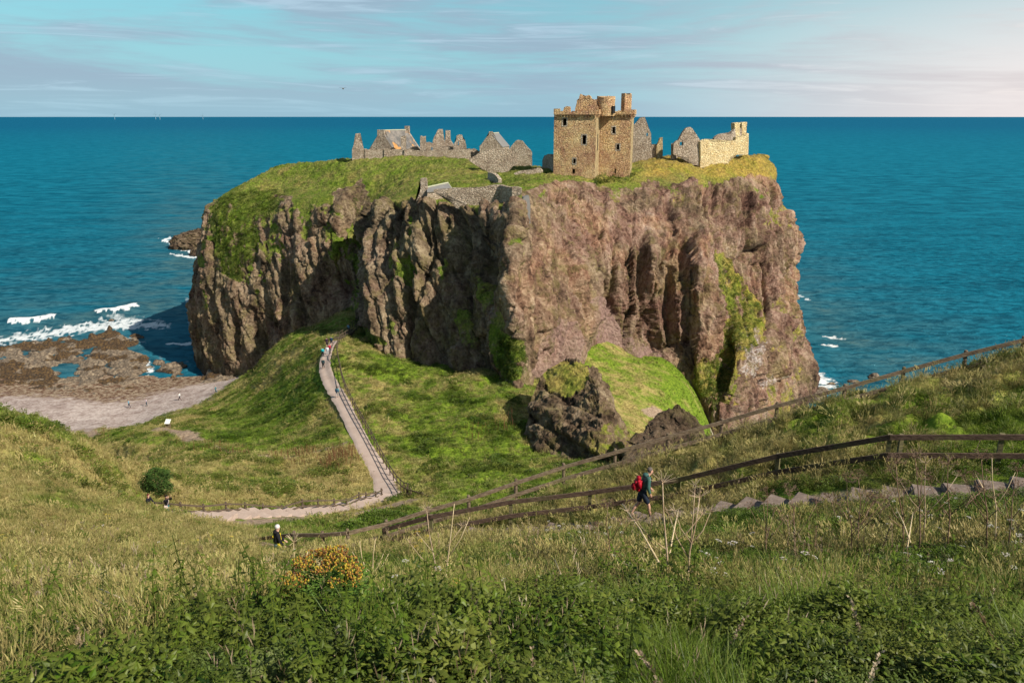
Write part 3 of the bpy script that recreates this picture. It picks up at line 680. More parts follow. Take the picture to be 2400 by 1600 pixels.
# ------------------------------------------------------------------ foreshore rocks (one tidal platform) and loose rocks
def foreshore():
    xs = np.arange(-175, -40, 0.36); ys = np.arange(138, 232, 0.36)
    X, Y = np.meshgrid(xs, ys); px, py = proj(X, Y, 0*X+0.3)
    wob = fbm(X/4, Y/4, 0, 4, 0.6); wx_ = px+17*wob; wy_ = py+7*fbm(X/4, Y/4, 7, 4, 0.6)
    def m_(pl): return inpoly(wx_, wy_, pl)*1.0
    M = m_([(-120,830),(0,812),(60,800),(140,793),(160,785),(195,800),(205,785),(255,770),(285,778),(300,790),(335,778),(330,800),(300,815),(318,825),(350,835),(358,860),(325,882),(350,905),(390,900),(430,912),(350,925),(250,935),(150,955),(0,970),(-120,975)])
    M = np.maximum(M, m_([(365,842),(382,840),(385,862),(366,868)])); M = np.maximum(M, m_([(385,850),(410,844),(436,852),(430,875),(395,888),(385,870)]))
    M = np.maximum(M, m_([(385,888),(440,880),(430,893),(380,897)]))
    foot = m_([(455,835),(500,850),(640,830),(650,880),(560,915),(500,915),(455,905),(480,890),(470,860)])
    M = np.maximum(M, foot)
    pool = np.zeros_like(M)
    for pl in ([(128,855),(160,850),(186,862),(186,885),(140,886)], [(225,880),(255,868),(262,876),(230,893)], [(200,905),(228,898),(226,912),(202,918)],
               [(182,835),(196,812),(226,808),(205,830),(190,850)], [(52,825),(66,820),(66,840),(54,842)], [(250,850),(262,845),(262,862),(252,864)], [(70,918),(105,912),(100,930),(60,930)], [(0,905),(40,908),(30,925),(0,925)]):
        pool = np.maximum(pool, m_(pl))
    # soften masks
    def blur(a, n=2):
        for _ in range(n):
            a = (a+np.roll(a, 1, 0)+np.roll(a, -1, 0)+np.roll(a, 1, 1)+np.roll(a, -1, 1))/5
        return a
    M = blur(M, 4); pool = blur(pool, 3); foot = blur(foot, 8)
    q = ridged(X/9+Y/16, Y/5-X/30, 0, 4, 0.55)-0.9
    Z = -1.6+M*2.05+M*(0.60*q+0.42*fbm(X/1.6, Y/1.6, 3, 3, 0.6)+0.14*fbm(X/0.6, Y/0.6, 3, 2))-1.5*pool+foot*(1.0+1.2*np.abs(fbm(X/5, Y/5, 5, 4)))
    Z = np.minimum(Z, 1.4+foot*3)
    me = gridmesh("shore_rocks", X, Y, Z)
    kelp = sstep(0.2, 0.7, M)*sstep(0.0, 0.5, fbm(X/7, Y/6, 2, 4, 0.6)+0.6*sstep(845, 800, py)+0.5*inpoly(px, py, [(0,850),(120,860),(150,930),(0,930)]))
    addattr(me, 'kelp', kelp)
    m, t, b = mat("shore rock"); p = pos(t)
    n2 = t.noise(p, 1.4, 6, 0.7); z = t.new('ShaderNodeSeparateXYZ', i_0=p).outputs[2]
    tan = t.ramp(n2, [(0.34, (0.05, 0.035, 0.025)), (0.5, (0.17, 0.125, 0.085)), (0.68, (0.36, 0.28, 0.19))])
    kel = t.ramp(t.noise(p, 2.2, 5, 0.7), [(0.38, (0.018, 0.011, 0.006)), (0.5, (0.075, 0.040, 0.014)), (0.66, (0.17, 0.10, 0.032))])
    col = t.mix(t.smooth(t.math('ADD', t.attr('kelp'), t.math('MULTIPLY', t.math('SUBTRACT', n2, 0.5), 1.2)), 0.35, 0.65), tan, kel)
    col = t.mix(t.smooth(z, 0.22, 0.0), col, (0.03, 0.022, 0.014))
    t.set(b.inputs['Base Color'], col); b.inputs['Roughness'].default_value = 0.75
    t.set(b.inputs['Normal'], t.bump(t.math('ADD', n2, t.math('MULTIPLY', t.vor(p, 1.6), 0.5)), 1.0, 0.4))
    o = link("shore_rocks", me, m); tag(o, "weed-covered tidal rock platform with pools beside the shingle beach", kind="structure")
    return m
m_shore = foreshore()

def rock_blob(name, label, profile, depth, mat_, grassf=0.0, seed=1, sub=(130, 90), rough=1.0, group=None, sea=False, dark=0.0):
    """rock outcrop: profile = [(py, px_left, px_right, Y)] bottom to top at true distance; elliptical in plan"""
    if sea:
        b0_ = P(profile[0][1], profile[0][0], z=-0.2)[1]; profile = [(a_, l_, r__, b0_+0.5*i_) for i_, (a_, l_, r__, _) in enumerate(profile)]
    pr = sorted(profile, key=lambda q: -q[0]); ys = np.array([q[0] for q in pr], float)
    n, m = sub; tt = np.linspace(0, 1, m); k = np.linspace(0, 1, len(pr))
    py = np.interp(tt, k, ys); xl = np.interp(tt, k, [q[1] for q in pr]); xr = np.interp(tt, k, [q[2] for q in pr]); YY = np.interp(tt, k, [q[3] for q in pr])
    a = np.linspace(0, 2*math.pi, n); X = np.zeros((m, n)); Y = X.copy(); Z = X.copy()
    for i in range(m):
        L_ = P(xl[i], py[i], YY[i]); R__ = P(xr[i], py[i], YY[i]); cx = (L_[0]+R__[0])/2; rx = (R__[0]-L_[0])/2
        ry = depth*rx if depth < 5 else depth*(1-0.5*tt[i])
        X[i] = cx+rx*np.cos(a); Y[i] = YY[i]+ry*(1+np.sin(a)); Z[i] = L_[2]
    X[0] += (X[0]-X[0].mean())*0.2; Z[0] -= 4
    NX = np.cos(a)[None]+0*X; NY = np.sin(a)[None]+0*X
    d = rough*(0.45*(ridged(X/3+Z/6, Z/7, Y/3+seed, 3)-0.8)+0.32*fbm(X/1.1, Y/1.1+seed, Z/1.1, 4, 0.6)); d = (d-0)*np.where(np.arange(m)[:, None] > m-4, 0.5, 1)
    d[:, -1] = d[:, 0]
    X = X+NX*d; Y = Y+NY*d; Z = Z+0.25*rough*fbm(X/0.9, Y/0.9, seed, 3)
    # cap
    cxm, cym, czm = X[-1].mean(), Y[-1].mean(), Z[-1].mean()+0.15*rough
    for s_ in (0.75, 0.5, 0.25, 0.0):
        nx = cxm+(X[m-1]-cxm)*s_; ny = cym+(Y[m-1]-cym)*s_
        X = np.vstack([X, nx[None]]); Y = np.vstack([Y, ny[None]]); Z = np.vstack([Z, (Z[m-1]*s_+czm*(1-s_)+0.2*rough*fbm(nx/0.8, ny/0.8, seed, 3))[None]])
    me = gridmesh(name, X, Y, Z)
    me.calc_loop_triangles()
    nrm = np.zeros(len(me.vertices)*3); me.vertices.foreach_get('normal', nrm); nz_ = np.abs(nrm.reshape(-1, 3)[:, 2])
    g = grassf*sstep(0.25, 0.6, nz_.reshape(X.shape)+0.35*fbm(X/1.8, Y/1.8, Z/1.8, 3))
    for nm, v in (('grass', g), ('red', 0.25+0*X), ('talus', 0*X), ('bird', 0*X), ('gold', 0.1+0*X), ('wet_shade', np.maximum(sstep(3.5, 0.5, Z), dark*(1-g)))): addattr(me, nm, v)  # wet at the waterline; dark paints shade into the outcrop's colour
    bm = bmesh.new(); bm.from_mesh(me); bmesh.ops.remove_doubles(bm, verts=bm.verts, dist=0.001); bmesh.ops.recalc_face_normals(bm, faces=bm.faces); bm.to_mesh(me); bm.free()
    o = link(name, me, mat_); tag(o, label, "rock", group); return o
def spur(name, label, cols, grassfn, mat_, seed=0, amp=1.0):
    """rock spur from measured columns, closed round the back"""
    K = [[P(*q) for q in c_] for c_ in cols]; K = [[k_[0]+np.array([0, -0.6, -5.0])]+k_ for k_ in K]; K = np.array(K)
    back = K.mean(0); back[:, 1] = K[..., 1].max(0)+3.5-np.linspace(0, 2.0, K.shape[1]); back[0, 1] += 3
    b1 = back+(K[-1]-back)*0.45; b1[:, 1] = back[:, 1]-0.4; b2 = back+(K[0]-back)*0.45; b2[:, 1] = back[:, 1]-0.4
    K = np.concatenate([K, [b1, back, b2], K[:1]])
    ctr = K[:-1, -1].mean(0)+[0, 0, 0.3]; K = np.concatenate([K, np.broadcast_to(ctr, (K.shape[0], 1, 3))*0.55+K[:, -1:]*0.45, np.broadcast_to(ctr, (K.shape[0], 1, 3))], 1)
    def cr(K, n, ax):
        K = np.moveaxis(K, ax, 0); E = np.concatenate([2*K[:1]-K[1:2], K, 2*K[-1:]-K[-2:-1]]); o_ = []
        for i in range(1, len(E)-2):
            for k in range(n):
                s = k/n; p0, p1, p2, p3 = E[i-1:i+3]; c_ = 0.5*((2*p1)+(-p0+p2)*s+(2*p0-5*p1+4*p2-p3)*s*s+(-p0+3*p1-3*p2+p3)*s**3); o_.append(0.45*c_+0.55*(p1*(1-s)+p2*s))
        o_.append(K[-1]); return np.moveaxis(np.array(o_), 0, ax)
    G = cr(cr(K, 22, 0), 20, 1); X, Y, Z = G[..., 0], G[..., 1], G[..., 2]; N = np.cross(np.gradient(G, axis=0), np.gradient(G, axis=1)); N /= np.linalg.norm(N, axis=2)[..., None]+1e-9
    cd_ = X+Y*0.6; f1, e1 = facets(cd_/2.4+seed, Z/5, 3, 0.9); f2, e2 = facets(cd_/0.9+0.2*fbm(X, Z, Y, 2), Z/1.6+Y/3, 7, 0.9)
    tp_ = np.ones(G.shape[1]); tp_[-24:] = np.linspace(1, 0.15, 24)
    d = amp*tp_[None]*(0.75*f1-0.35*np.exp(-e1/0.08)+0.42*f2-0.2*np.exp(-e2/0.1)+0.28*fbm(X/0.8, Y/0.8, Z/0.8, 4, 0.6)+0.3*fbm(X/3, Y/3, Z/3, 2)); d[-1] = d[0]
    px, py = proj(X, Y, Z); g = grassfn(px+6*fbm(X, Z, Y, 3), py+6*fbm(X, Z, Y+9, 3), N); d = d*(1-0.7*np.clip(g, 0, 1)*(py < 930)); d[-1] = d[0]
    G2 = G+N*d[..., None]; me = gridmesh(name, G2[..., 0], G2[..., 1], G2[..., 2])
    for nm, v in (('grass', g), ('red', 0.15+0*X), ('talus', 0*X), ('bird', 0*X), ('gold', 0.45+0.0*X), ('wet_shade', 0*X)): addattr(me, nm, v)
    o = link(name, me, mat_); tag(o, label, "rock"); return o
def gfn(px, py, N):
    g = 0.9*inpoly(px, py, [(1262,880),(1290,850),(1370,850),(1385,880),(1370,905),(1330,925),(1285,915)])
    g = np.maximum(g, 0.52*inpoly(px, py, [(1425,985),(1448,990),(1520,1090),(1380,1130),(1385,1050),(1405,1010)])); return g
spur("rock_stack", "big craggy rock stack with a mossy cap standing in the grass below the right cliff", [
 [(1222,1085,84),(1230,1010,86.5),(1246,930,90),(1262,893,92),(1280,868,94)],
 [(1258,1105,79.5),(1262,1010,83.5),(1275,935,88),(1290,890,91),(1305,858,93.5)],
 [(1325,1118,77),(1330,1015,81),(1335,940,85.5),(1342,888,90),(1340,850,93)],
 [(1378,1115,75.5),(1382,1010,79),(1384,945,83.5),(1380,895,88.5),(1368,856,92.5)],
 [(1412,1105,75),(1416,1010,78),(1412,950,82),(1402,905,86.5),(1384,870,92)],
 [(1455,1100,75.5),(1456,1030,79),(1438,965,83.5),(1418,915,88),(1394,878,93.5)],
 [(1520,1090,77),(1488,1050,81.5),(1456,1000,86.5),(1428,940,91),(1402,886,96)]], gfn, m_cliff, 1, 1.0)
rock_blob("rock_outcrop", "dark rock outcrop just behind the upper fence, right of the rock stack", [(1110,1450,1700,66),(1050,1482,1672,70),(1012,1515,1655,72.5),(985,1545,1638,74),(965,1562,1615,75),(955,1575,1600,75.5)], 0.35, m_cliff, 0.15, 8, rough=1.1, dark=0.8)  # dark: its shaded look is painted into the rock colour
rock_blob("sea_rock", "long dark rocks in the surf off the far left end of the headland", [(582,388,520,368),(568,392,520,371),(557,400,520,374),(548,425,520,377),(541,448,520,380),(536,470,520,382)], 0.35, m_cliff, 0.0, 5, rough=2.4, dark=0.6)
rock_blob("sea_rock", "brown rock ledge in the surf left of the headland, in front of the dark rocks", [(600,440,520,350),(592,438,520,352),(584,445,520,354)], 0.5, m_cliff, 0.0, 15, rough=1.6)
for i, (lab, pr) in enumerate([
    ("small round rock standing in the sea beyond the upper fence", [(890,2040,2068,158),(884,2043,2066,158.5),(877,2048,2060,159)]),
    ("flat brown boulder at the foot of the right cliff by the surf", [(948,1885,1950,143),(932,1892,1944,145),(922,1905,1935,147)]),
    ("rounded boulder behind the flat boulder at the right cliff foot", [(925,1912,1950,152),(916,1918,1945,153),(910,1925,1938,154)]),
    ("low wave-washed rock in the foam right of the headland", [(905,1940,1962,160),(900,1945,1958,160.5),(897,1948,1955,161)]),
    ("low pinkish rock between foam patches near the upper fence", [(900,1990,2022,157),(895,1995,2016,158),(892,2000,2010,158.5)]),
    ("small dark rock in the sea off the right cliff, halfway up", [(703,1858,1878,270),(695,1858,1874,271),(686,1858,1866,272)]),
    ("small weedy rock awash between the two breakers on the left", [(754,248,266,238),(751,252,264,239),(749,256,262,240)]),
    ("dark wave-cut knob at the waterline of the left cliff", [(765,446,475,188),(740,445,475,189),(722,448,475,190),(705,455,475,191)])]):
    rock_blob("sea_rock", lab, pr, 0.9, m_shore if i < 7 else m_cliff, 0.0, 20+i, (48, 24), 0.45 if i < 7 else 1.0, sea=i < 7)
# ------------------------------------------------------------------ stonework
def stone(name, stops, scale=1.0, lichen=0.2):
    m, t, b = mat(name); p = pos(t)
    q = t.scl(p, 2.0*scale, 2.0*scale, 4.0*scale)
    e = t.vor(q, 1.0, 'DISTANCE_TO_EDGE'); cc = t.vor(q, 1.0, out=1)
    n = t.noise(p, 0.35, 5, 0.6); n2 = t.noise(p, 2.2, 5, 0.65)
    c0 = t.ramp(t.math('ADD', t.math('MULTIPLY', n, 0.6), t.math('MULTIPLY', n2, 0.4)), stops)
    c0 = t.mix(0.6, c0, t.vg(q), 'SOFT_LIGHT')
    c0 = t.mix(t.smooth(e, 0.09, 0.0, 0, 0.6), c0, (0.09, 0.065, 0.045))
    c0 = t.mix(t.math('MULTIPLY', t.smooth(t.noise(p, 0.8, 5, 0.7), 0.55, 0.7), lichen), c0, (0.34, 0.25, 0.07))
    t.set(b.inputs['Base Color'], c0); b.inputs['Roughness'].default_value = 0.95; b.inputs['Specular IOR Level'].default_value = 0.15
    t.set(b.inputs['Normal'], t.bump(t.math('ADD', t.smooth(e, 0.0, 0.2), n2), 0.9, 0.16)); return m
m_keep = stone("warm sandstone rubble", [(0.36, (0.42, 0.22, 0.14)), (0.5, (0.64, 0.41, 0.22)), (0.63, (0.80, 0.58, 0.29))], 1.0, 0.35)
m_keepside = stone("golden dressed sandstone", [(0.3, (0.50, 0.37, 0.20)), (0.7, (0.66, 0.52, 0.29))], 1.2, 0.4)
m_grey = stone("grey rubble stone", [(0.36, (0.33, 0.25, 0.19)), (0.5, (0.48, 0.38, 0.29)), (0.64, (0.62, 0.51, 0.40))], 1.0, 0.15)
m_cream = stone("cream stone", [(0.35, (0.64, 0.48, 0.25)), (0.65, (0.84, 0.68, 0.38))], 0.9, 0.25)
m_frame = stone("dressed grey window stone", [(0.3, (0.40, 0.34, 0.27)), (0.7, (0.52, 0.45, 0.36))], 0.8, 0.0)
m_slate, t, b = mat("slate roof"); p = pos(t)
sl_ = t.mix(t.smooth(t.noise(p, 0.5, 4), 0.42, 0.62), (0.10, 0.095, 0.09), (0.20, 0.175, 0.155))
sl_ = t.mix(t.smooth(t.noise(t.scl(p, 1, 1, 0.5), 0.45, 3), 0.53, 0.60), sl_, (0.46, 0.23, 0.07))
t.set(b.inputs['Base Color'], t.mix(0.5, sl_, t.vg(t.scl(p, 3, 3, 5)), 'SOFT_LIGHT')); b.inputs['Roughness'].default_value = 0.7
m_slate2, t, b = mat("plain slate"); p = pos(t)
t.set(b.inputs['Base Color'], t.mix(t.noise(p, 1.5, 4), (0.13, 0.125, 0.12), (0.24, 0.23, 0.22))); b.inputs['Roughness'].default_value = 0.65
m_ridge, t, b = mat("pale ridge stone"); b.inputs['Base Color'].default_value = (0.42, 0.42, 0.30, 1); b.inputs['Roughness'].default_value = 0.9

class Plane:
    """vertical wall plane through a photo column at a distance, turned by ang (0 = square to the view)"""
    def __init__(s, px, Y, ang=0.0, py=370):
        a = P(px, py, Y); s.a = a[:2]; s.u = np.array([math.cos(ang), math.sin(ang)]); s.n = np.array([-s.u[1], s.u[0]])
    def hit(s, px, py):
        d = ray(px, py); k = (s.a @ s.n)/(d[:2] @ s.n); w_ = np.array([0, 0, CAMZ])+d*k
        return float((w_[:2]-s.a) @ s.u), float(w_[2])
    def at(s, q, z, off=0.0):
        v = s.a+s.u*q+s.n*off; return (v[0], v[1], z)
def outline(pl, pts, jag=0.17, step=0.55, flat=0.35):
    q = [pl.hit(*p_) for p_ in pts]; zmin = min(z for _, z in q); out = []; rs = random.Random(len(pts)*31+int(q[0][0]*10))
    for i, (a, b_) in enumerate(zip(q, q[1:]+q[:1])):
        out.append(a); L = math.dist(a, b_); n = int(L/step)
        if jag and n > 1 and not (a[1] < zmin+flat and b_[1] < zmin+flat):
            vert = abs(a[0]-b_[0]) < 0.25*abs(a[1]-b_[1])
            for k in range(1, n):
                s = k/n; j = jag*(0.35 if vert else 1)
                out.append((a[0]+(b_[0]-a[0])*s+rs.uniform(-j, j)*(1 if vert else 0.3), a[1]+(b_[1]-a[1])*s+rs.uniform(-j, j)*(0.2 if vert else 1)))
    return out
def prism(pl, q, th, off=0.0):
    n = len(q); bm = bmesh.new()
    f = [bm.verts.new(pl.at(s, z, off)) for s, z in q]; bk = [bm.verts.new(pl.at(s, z, off+th)) for s, z in q]
    bm.faces.new(f); bm.faces.new(bk[::-1])
    for i in range(n): bm.faces.new((f[i], bk[i], bk[(i+1) % n], f[(i+1) % n]))
    bmesh.ops.triangulate(bm, faces=[x for x in bm.faces if len(x.verts) > 4]); bmesh.ops.recalc_face_normals(bm, faces=bm.faces)
    me = bpy.data.meshes.new('p'); bm.to_mesh(me); bm.free(); return me
def boolean(me, cutters, op='DIFFERENCE'):
    if not cutters.v: return me
    o = bpy.data.objects.new('t1', me); c_ = bpy.data.objects.new('t2', cutters.mesh()); COL.objects.link(o); COL.objects.link(c_)
    md = o.modifiers.new('b', 'BOOLEAN'); md.operation = op; md.object = c_; md.solver = 'EXACT'; md.use_self = True
    dg = bpy.context.evaluated_depsgraph_get(); r_ = bpy.data.meshes.new_from_object(o.evaluated_get(dg))
    bpy.data.objects.remove(o); bpy.data.objects.remove(c_)
    return r_ if len(r_.polygons) > 4 else me
def rect_px(pl, x0, y0, x1, y1):
    a = pl.hit(x0, y1); b_ = pl.hit(x1, y0); return a[0], a[1], b_[0], b_[1]
def addhole(mb, pl, r_, depth, off=-0.2):
    s0, z0, s1, z1 = r_; vs = [pl.at(s0, z0, off), pl.at(s1, z0, off), pl.at(s1, z1, off), pl.at(s0, z1, off), pl.at(s0, z0, depth), pl.at(s1, z0, depth), pl.at(s1, z1, depth), pl.at(s0, z1, depth)]
    mb.add(vs, [(0,1,2,3),(7,6,5,4),(0,4,5,1),(1,5,6,2),(2,6,7,3),(3,7,4,0)])
def child(name, me, m, parent):
    o = link(name, me, m, parent); o.data.transform(Matrix.Translation(-parent.location)); return o
def frame(pl, r_, parent, w_=0.22, m=None):
    s0, z0, s1, z1 = r_; mb = MB()
    for a, b_, c_, d in ((s0-w_, z0-w_, s1+w_, z0), (s0-w_, z1, s1+w_, z1+w_), (s0-w_, z0, s0, z1), (s1, z0, s1+w_, z1)):
        addhole(mb, pl, (a, b_, c_, d), 0.12, -0.035)
    return child('window_frame', mb.mesh(), m or m_frame, parent)
def wall(name, parent, m, pl, pts, th=0.9, holes=(), jag=0.17, frames=True, sink=0.0):
    q = outline(pl, pts, jag)
    if sink:
        zmin = min(z for _, z in q); q = [(s, z-sink if z < zmin+0.6 else z) for s, z in q]
    me = prism(pl, q, th); cut = MB(); rs = []
    for h in holes:
        r_ = rect_px(pl, *h); addhole(cut, pl, r_, th+0.4); rs.append(r_)
    me = boolean(me, cut); o = child(name, me, m, parent)
    if frames:
        for r_ in rs: frame(pl, r_, parent, 0.15)
    return o
def footbox(name, parent, m, foot, z0, z1):
    n = len(foot); bm = bmesh.new(); a = [bm.verts.new((x, y, z0)) for x, y in foot]; b_ = [bm.verts.new((x, y, z1)) for x, y in foot]
    bm.faces.new(a[::-1]); bm.faces.new(b_)
    for i in range(n): bm.faces.new((a[i], a[(i+1) % n], b_[(i+1) % n], b_[i]))
    bmesh.ops.recalc_face_normals(bm, faces=bm.faces); me = bpy.data.meshes.new('f'); bm.to_mesh(me); bm.free()
    return child(name, me, m, parent) if parent is not None else me

# --- the keep
def keep():
    th = R(13); u = np.array([math.cos(th), -math.sin(th)]); v = np.array([math.sin(th), math.cos(th)])
    B = P(1394, 412, 167.0)[:2]
    plF = Plane(1394, 167.0, -th, 412); sA = plF.hit(1297, 395)[0]
    A = B+u*sA
    Cc = B+v*6.0
    plR = Plane(1300, 170, -th); plR.a = Cc
    sD = plR.hit(1476, 405)[0]; D = Cc+u*sD
    E = D+v*5.2
    F_ = E-u*1.0+v*0; G_ = A+v*13.0; H_ = Cc+u*(sD)*1.0+v*5.2
    foot = [A, B, Cc, D, E, Cc+v*7+u*(sD-0.01)*0.999, A+v*13.0]
    foot = [A, B, Cc, D, E, A+v*11.2]
    z1 = P(1394, 266, 167.0)[2]; z0 = 44.0
    base = empty("castle_keep", (float((A+D)[0]/2), float((A+D)[1]/2), htop(*((A+D)/2))), "tall L-shaped ruined keep of warm sandstone with broken parapet, above the red cliff", "castle")
    me = footbox('x', None, m_keep, foot, z0, z1)
    # hollow inside and window openings
    cut = MB(); cen = sum(foot)/len(foot)
    ins = [A+u*1.6+v*1.6, B-u*1.6+v*1.6, B-u*1.6+v*9.6, A+u*1.6+v*9.6]
    for ii in (ins, [Cc+u*0.0+v*1.6, D-u*1.5+v*1.6, D-u*1.5+v*3.8, Cc+v*3.8]):
        cut.add([(x, y, z0+2.5) for x, y in ii]+[(x, y, z1-1.2) for x, y in ii], [(3,2,1,0),(4,5,6,7),(0,1,5,4),(1,2,6,5),(2,3,7,6),(3,0,4,7)])
    me = boolean(me, cut); cut = MB()
    winF = [(1319,278,1328,294),(1364.5,317,1374,338),(1343,372,1349.5,383.5),(1341,396,1348,406.5)]
    slit = [(1381,290,1383,295)]
    winR = [(1432,267,1439,275),(1435,298,1442,313),(1445,338.5,1452,351),(1440,396,1444,407)]
    slR = [(1422,310,1424,314.5)]
    rF = [rect_px(plF, *w_) for w_ in winF]; rR = [rect_px(plR, *w_) for w_ in winR]
    for r_ in rF: addhole(cut, plF, r_, 2.2)
    for r_ in rR: addhole(cut, plR, r_, 2.2)
    for w_ in slit: addhole(cut, plF, rect_px(plF, *w_), 2.2)
    for w_ in slR: addhole(cut, plR, rect_px(plR, *w_), 2.2)
    # long slit in the bright side face
    me = boolean(me, cut)
    me.materials.clear()
    o = child('wall', me, [m_keep, m_keepside], base)
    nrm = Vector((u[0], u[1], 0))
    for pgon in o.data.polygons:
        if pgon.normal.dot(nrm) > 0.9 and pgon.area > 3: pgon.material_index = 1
    for r_, pl in [(r_, plF) for r_ in rF[:3]]+[(r_, plR) for r_ in rR[:3]]: frame(pl, r_, base, 0.22)
    mb = MB(); cx = B+v*3.0+u*0.01
    zt = P(1403, 320, 168)[2]
    for s_ in (-0.22, 0.22):
        c_ = cx+v*s_; mb.box((c_[0], c_[1], zt-1.2), (0.12, 0.16, 3.4), rz=-th)
    mb.box((cx[0], cx[1], zt-1.2), (0.05, 0.28, 3.2), rz=-th)
    child('arrow_slit', mb.mesh(), m_slit, base)
    # parapet with corbels, broken in places
    mp = MB(); rs = random.Random(5)
    loop = [A, B, Cc, D, E]
    for i in range(len(loop)-1):
        a, b_ = loop[i], loop[i+1]; L = float(np.linalg.norm(b_-a)); d = (b_-a)/L; nn = np.array([d[1], -d[0]])
        k = 0.0
        while k < L-0.05:
            wd = min(0.62, L-k); h = rs.choice([0.35, 0.5, 0.62, 0.75, 0.45]) if rs.random() > 0.16 else 0.1
            if i in (1, 3): h = 0.8
            if i in (0,) and k < 0.9: h = 0.95
            c_ = a+d*(k+wd/2)+nn*0.12
            mp.box((c_[0], c_[1], z1+h/2-0.12), (wd+0.02, 0.75, h+0.2), rz=math.atan2(d[1], d[0]))
            if rs.random() > 0.12 and h > 0.15:
                q_ = a+d*(k+wd*0.5)+nn*0.17
                mc = MB(); mc.box((q_[0], q_[1], z1-0.42), (0.30, 0.36, 0.36), rz=math.atan2(d[1], d[0]))
                mc.box((q_[0]-nn[0]*0.08, q_[1]-nn[1]*0.08, z1-0.70), (0.26, 0.22, 0.26), rz=math.atan2(d[1], d[0])); child('corbel', mc.mesh(), m_keep, base)
            k += wd
    child('parapet', mp.mesh(), m_keep, base)
    wall('gable', base, m_keep, Plane(1348, 171, -th), [(1347,268),(1348,255),(1352,240),(1352,234),(1356,237),(1358,226),(1360,220),(1364,222),(1366,230),(1370,234),(1373,225),(1380,223),(1384,226),(1387,232),(1393,233),(1396,240),(1402,252),(1404,268)], 0.9)
    wall('gable', base, m_keep, Plane(1320, 170, -th), [(1316,268),(1320,260),(1322,252),(1328,249),(1336,250),(1338,268)], 0.7)
    wall('gable', base, m_keep, Plane(1390, 176, -th), [(1386,268),(1386,236),(1394,236),(1399,232),(1402,268)], 0.7)
    # round stair cap-house
    ctr = P(1420, 250, 171.5); rad = 1.85; mb = MB(); n = 26; zt0 = z1-0.5; m = 9; rs = random.Random(3)
    vs = []; fs = []
    for j in range(m):
        z = zt0+(P(1420, 226, 171.5)[2]-zt0)*j/(m-1)
        for i in range(n):
            a_ = 2*math.pi*i/n; rr_ = rad+rs.uniform(-0.06, 0.06); 
            zz_ = z+(rs.uniform(-0.25, 0.15) if j == m-1 else 0)
            vs.append((ctr[0]+rr_*math.cos(a_), ctr[1]+rr_*math.sin(a_), zz_))
    for j in range(m-1):
        for i in range(n): fs.append((j*n+i, j*n+(i+1) % n, (j+1)*n+(i+1) % n, (j+1)*n+i))
    fs.append(tuple((m-1)*n+i for i in range(n))); fs.append(tuple(range(n))[::-1])
    mb.add(vs, fs); child('stair_turret', mb.mesh(), m_keep, base)
    mb = MB(); c_ = P(1436, 250, 171.5); mb.box((c_[0], c_[1]-1.55, z1+0.75), (0.7, 0.3, 1.5), rz=0.6); child('doorway', mb.mesh(), m_slit, base)
    # chimney
    c_ = P(1468, 240, 173.5); zc = P(1468, 222, 173.5)[2]; mb = MB()
    zb = z1-0.5; mb.box((c_[0], c_[1], (zc+zb)/2), (1.75, 1.3, zc-zb), rz=R(28)); 
    for dx in (-0.7, 0.6): mb.box((c_[0]+dx*math.cos(R(28)), c_[1]+dx*math.sin(R(28)), zc+0.12), (0.32, 1.28, 0.3), rz=R(28))
    child('chimney', mb.mesh(), m_keep, base)
    return base
m_slit, t, b = mat("painted opening shade"); b.inputs['Base Color'].default_value = (0.012, 0.010, 0.009, 1); b.inputs['Roughness'].default_value = 1  # near-black boxes paint the shade inside the slit and doorway
keep()
def ruin(name, label, px, Y, cat="castle ruin", py=370):
    q = P(px, py, Y); return empty(name, (float(q[0]), float(q[1]), htop(q[0], q[1]) or float(q[2])), label, cat)
# right of the keep
r_ = ruin("gable_ruin", "tall broken gable of brown rubble with a low wall, right against the keep", 1510, 187)
wall('gable', r_, m_grey, Plane(1495, 187, -0.1), [(1482,368),(1483,296),(1495,283),(1499,277),(1503,275),(1512,274),(1514,291),(1519,302),(1522,306),(1526,312),(1526,340),(1529,368)], 1.0, [(1515,312,1519,319)], sink=1.5)
wall('low_wall', r_, m_grey, Plane(1526, 187.6, -0.1), [(1524,368),(1524,338),(1533,341),(1542,338),(1543,368)], 0.8, sink=1.5)
wall('wall_end', r_, m_keepside, Plane(1540, 187, 0.15), [(1539,368),(1539,342),(1545,332),(1547,324),(1553,322),(1553,368)], 0.8, sink=1.5)
r_ = ruin("roofless_house", "roofless house with a pointed rubble gable, left of the cream loopholed wall", 1610, 184)
wall('gable', r_, m_grey, Plane(1610, 183, 0.12), [(1578,362),(1579,337),(1591,328),(1596,318),(1601,309),(1606,303),(1611,299),(1618,298),(1623,301),(1628,309),(1633,316),(1638,324),(1643,331),(1643,377),(1620,372),(1600,366)], 0.9, [(1593,333,1601,341)], sink=1.2)
wall('side_wall', r_, m_grey, Plane(1579, 184, 1.2), [(1579,362),(1579,337),(1584,338),(1589,344),(1589,362)], 0.6, sink=1.2)
r_ = ruin("loopholed_wall", "long sunlit cream wall with a row of slits and two tall chimneys, at the cliff edge", 1700, 187)
pw = Plane(1642, 183, 0.62)
slits = [(1655,358,1656,362.5),(1665,357,1666,361),(1678,356,1679.2,360),(1694,354,1695.2,358),(1710,353,1711.2,357),(1726,351.5,1727.2,355.5),(1741,350,1742,354),
         (1656,338,1657,346),(1670,336,1671,344),(1685,333,1686,341),(1699,334,1700,340),(1712,333,1713.2,338)]
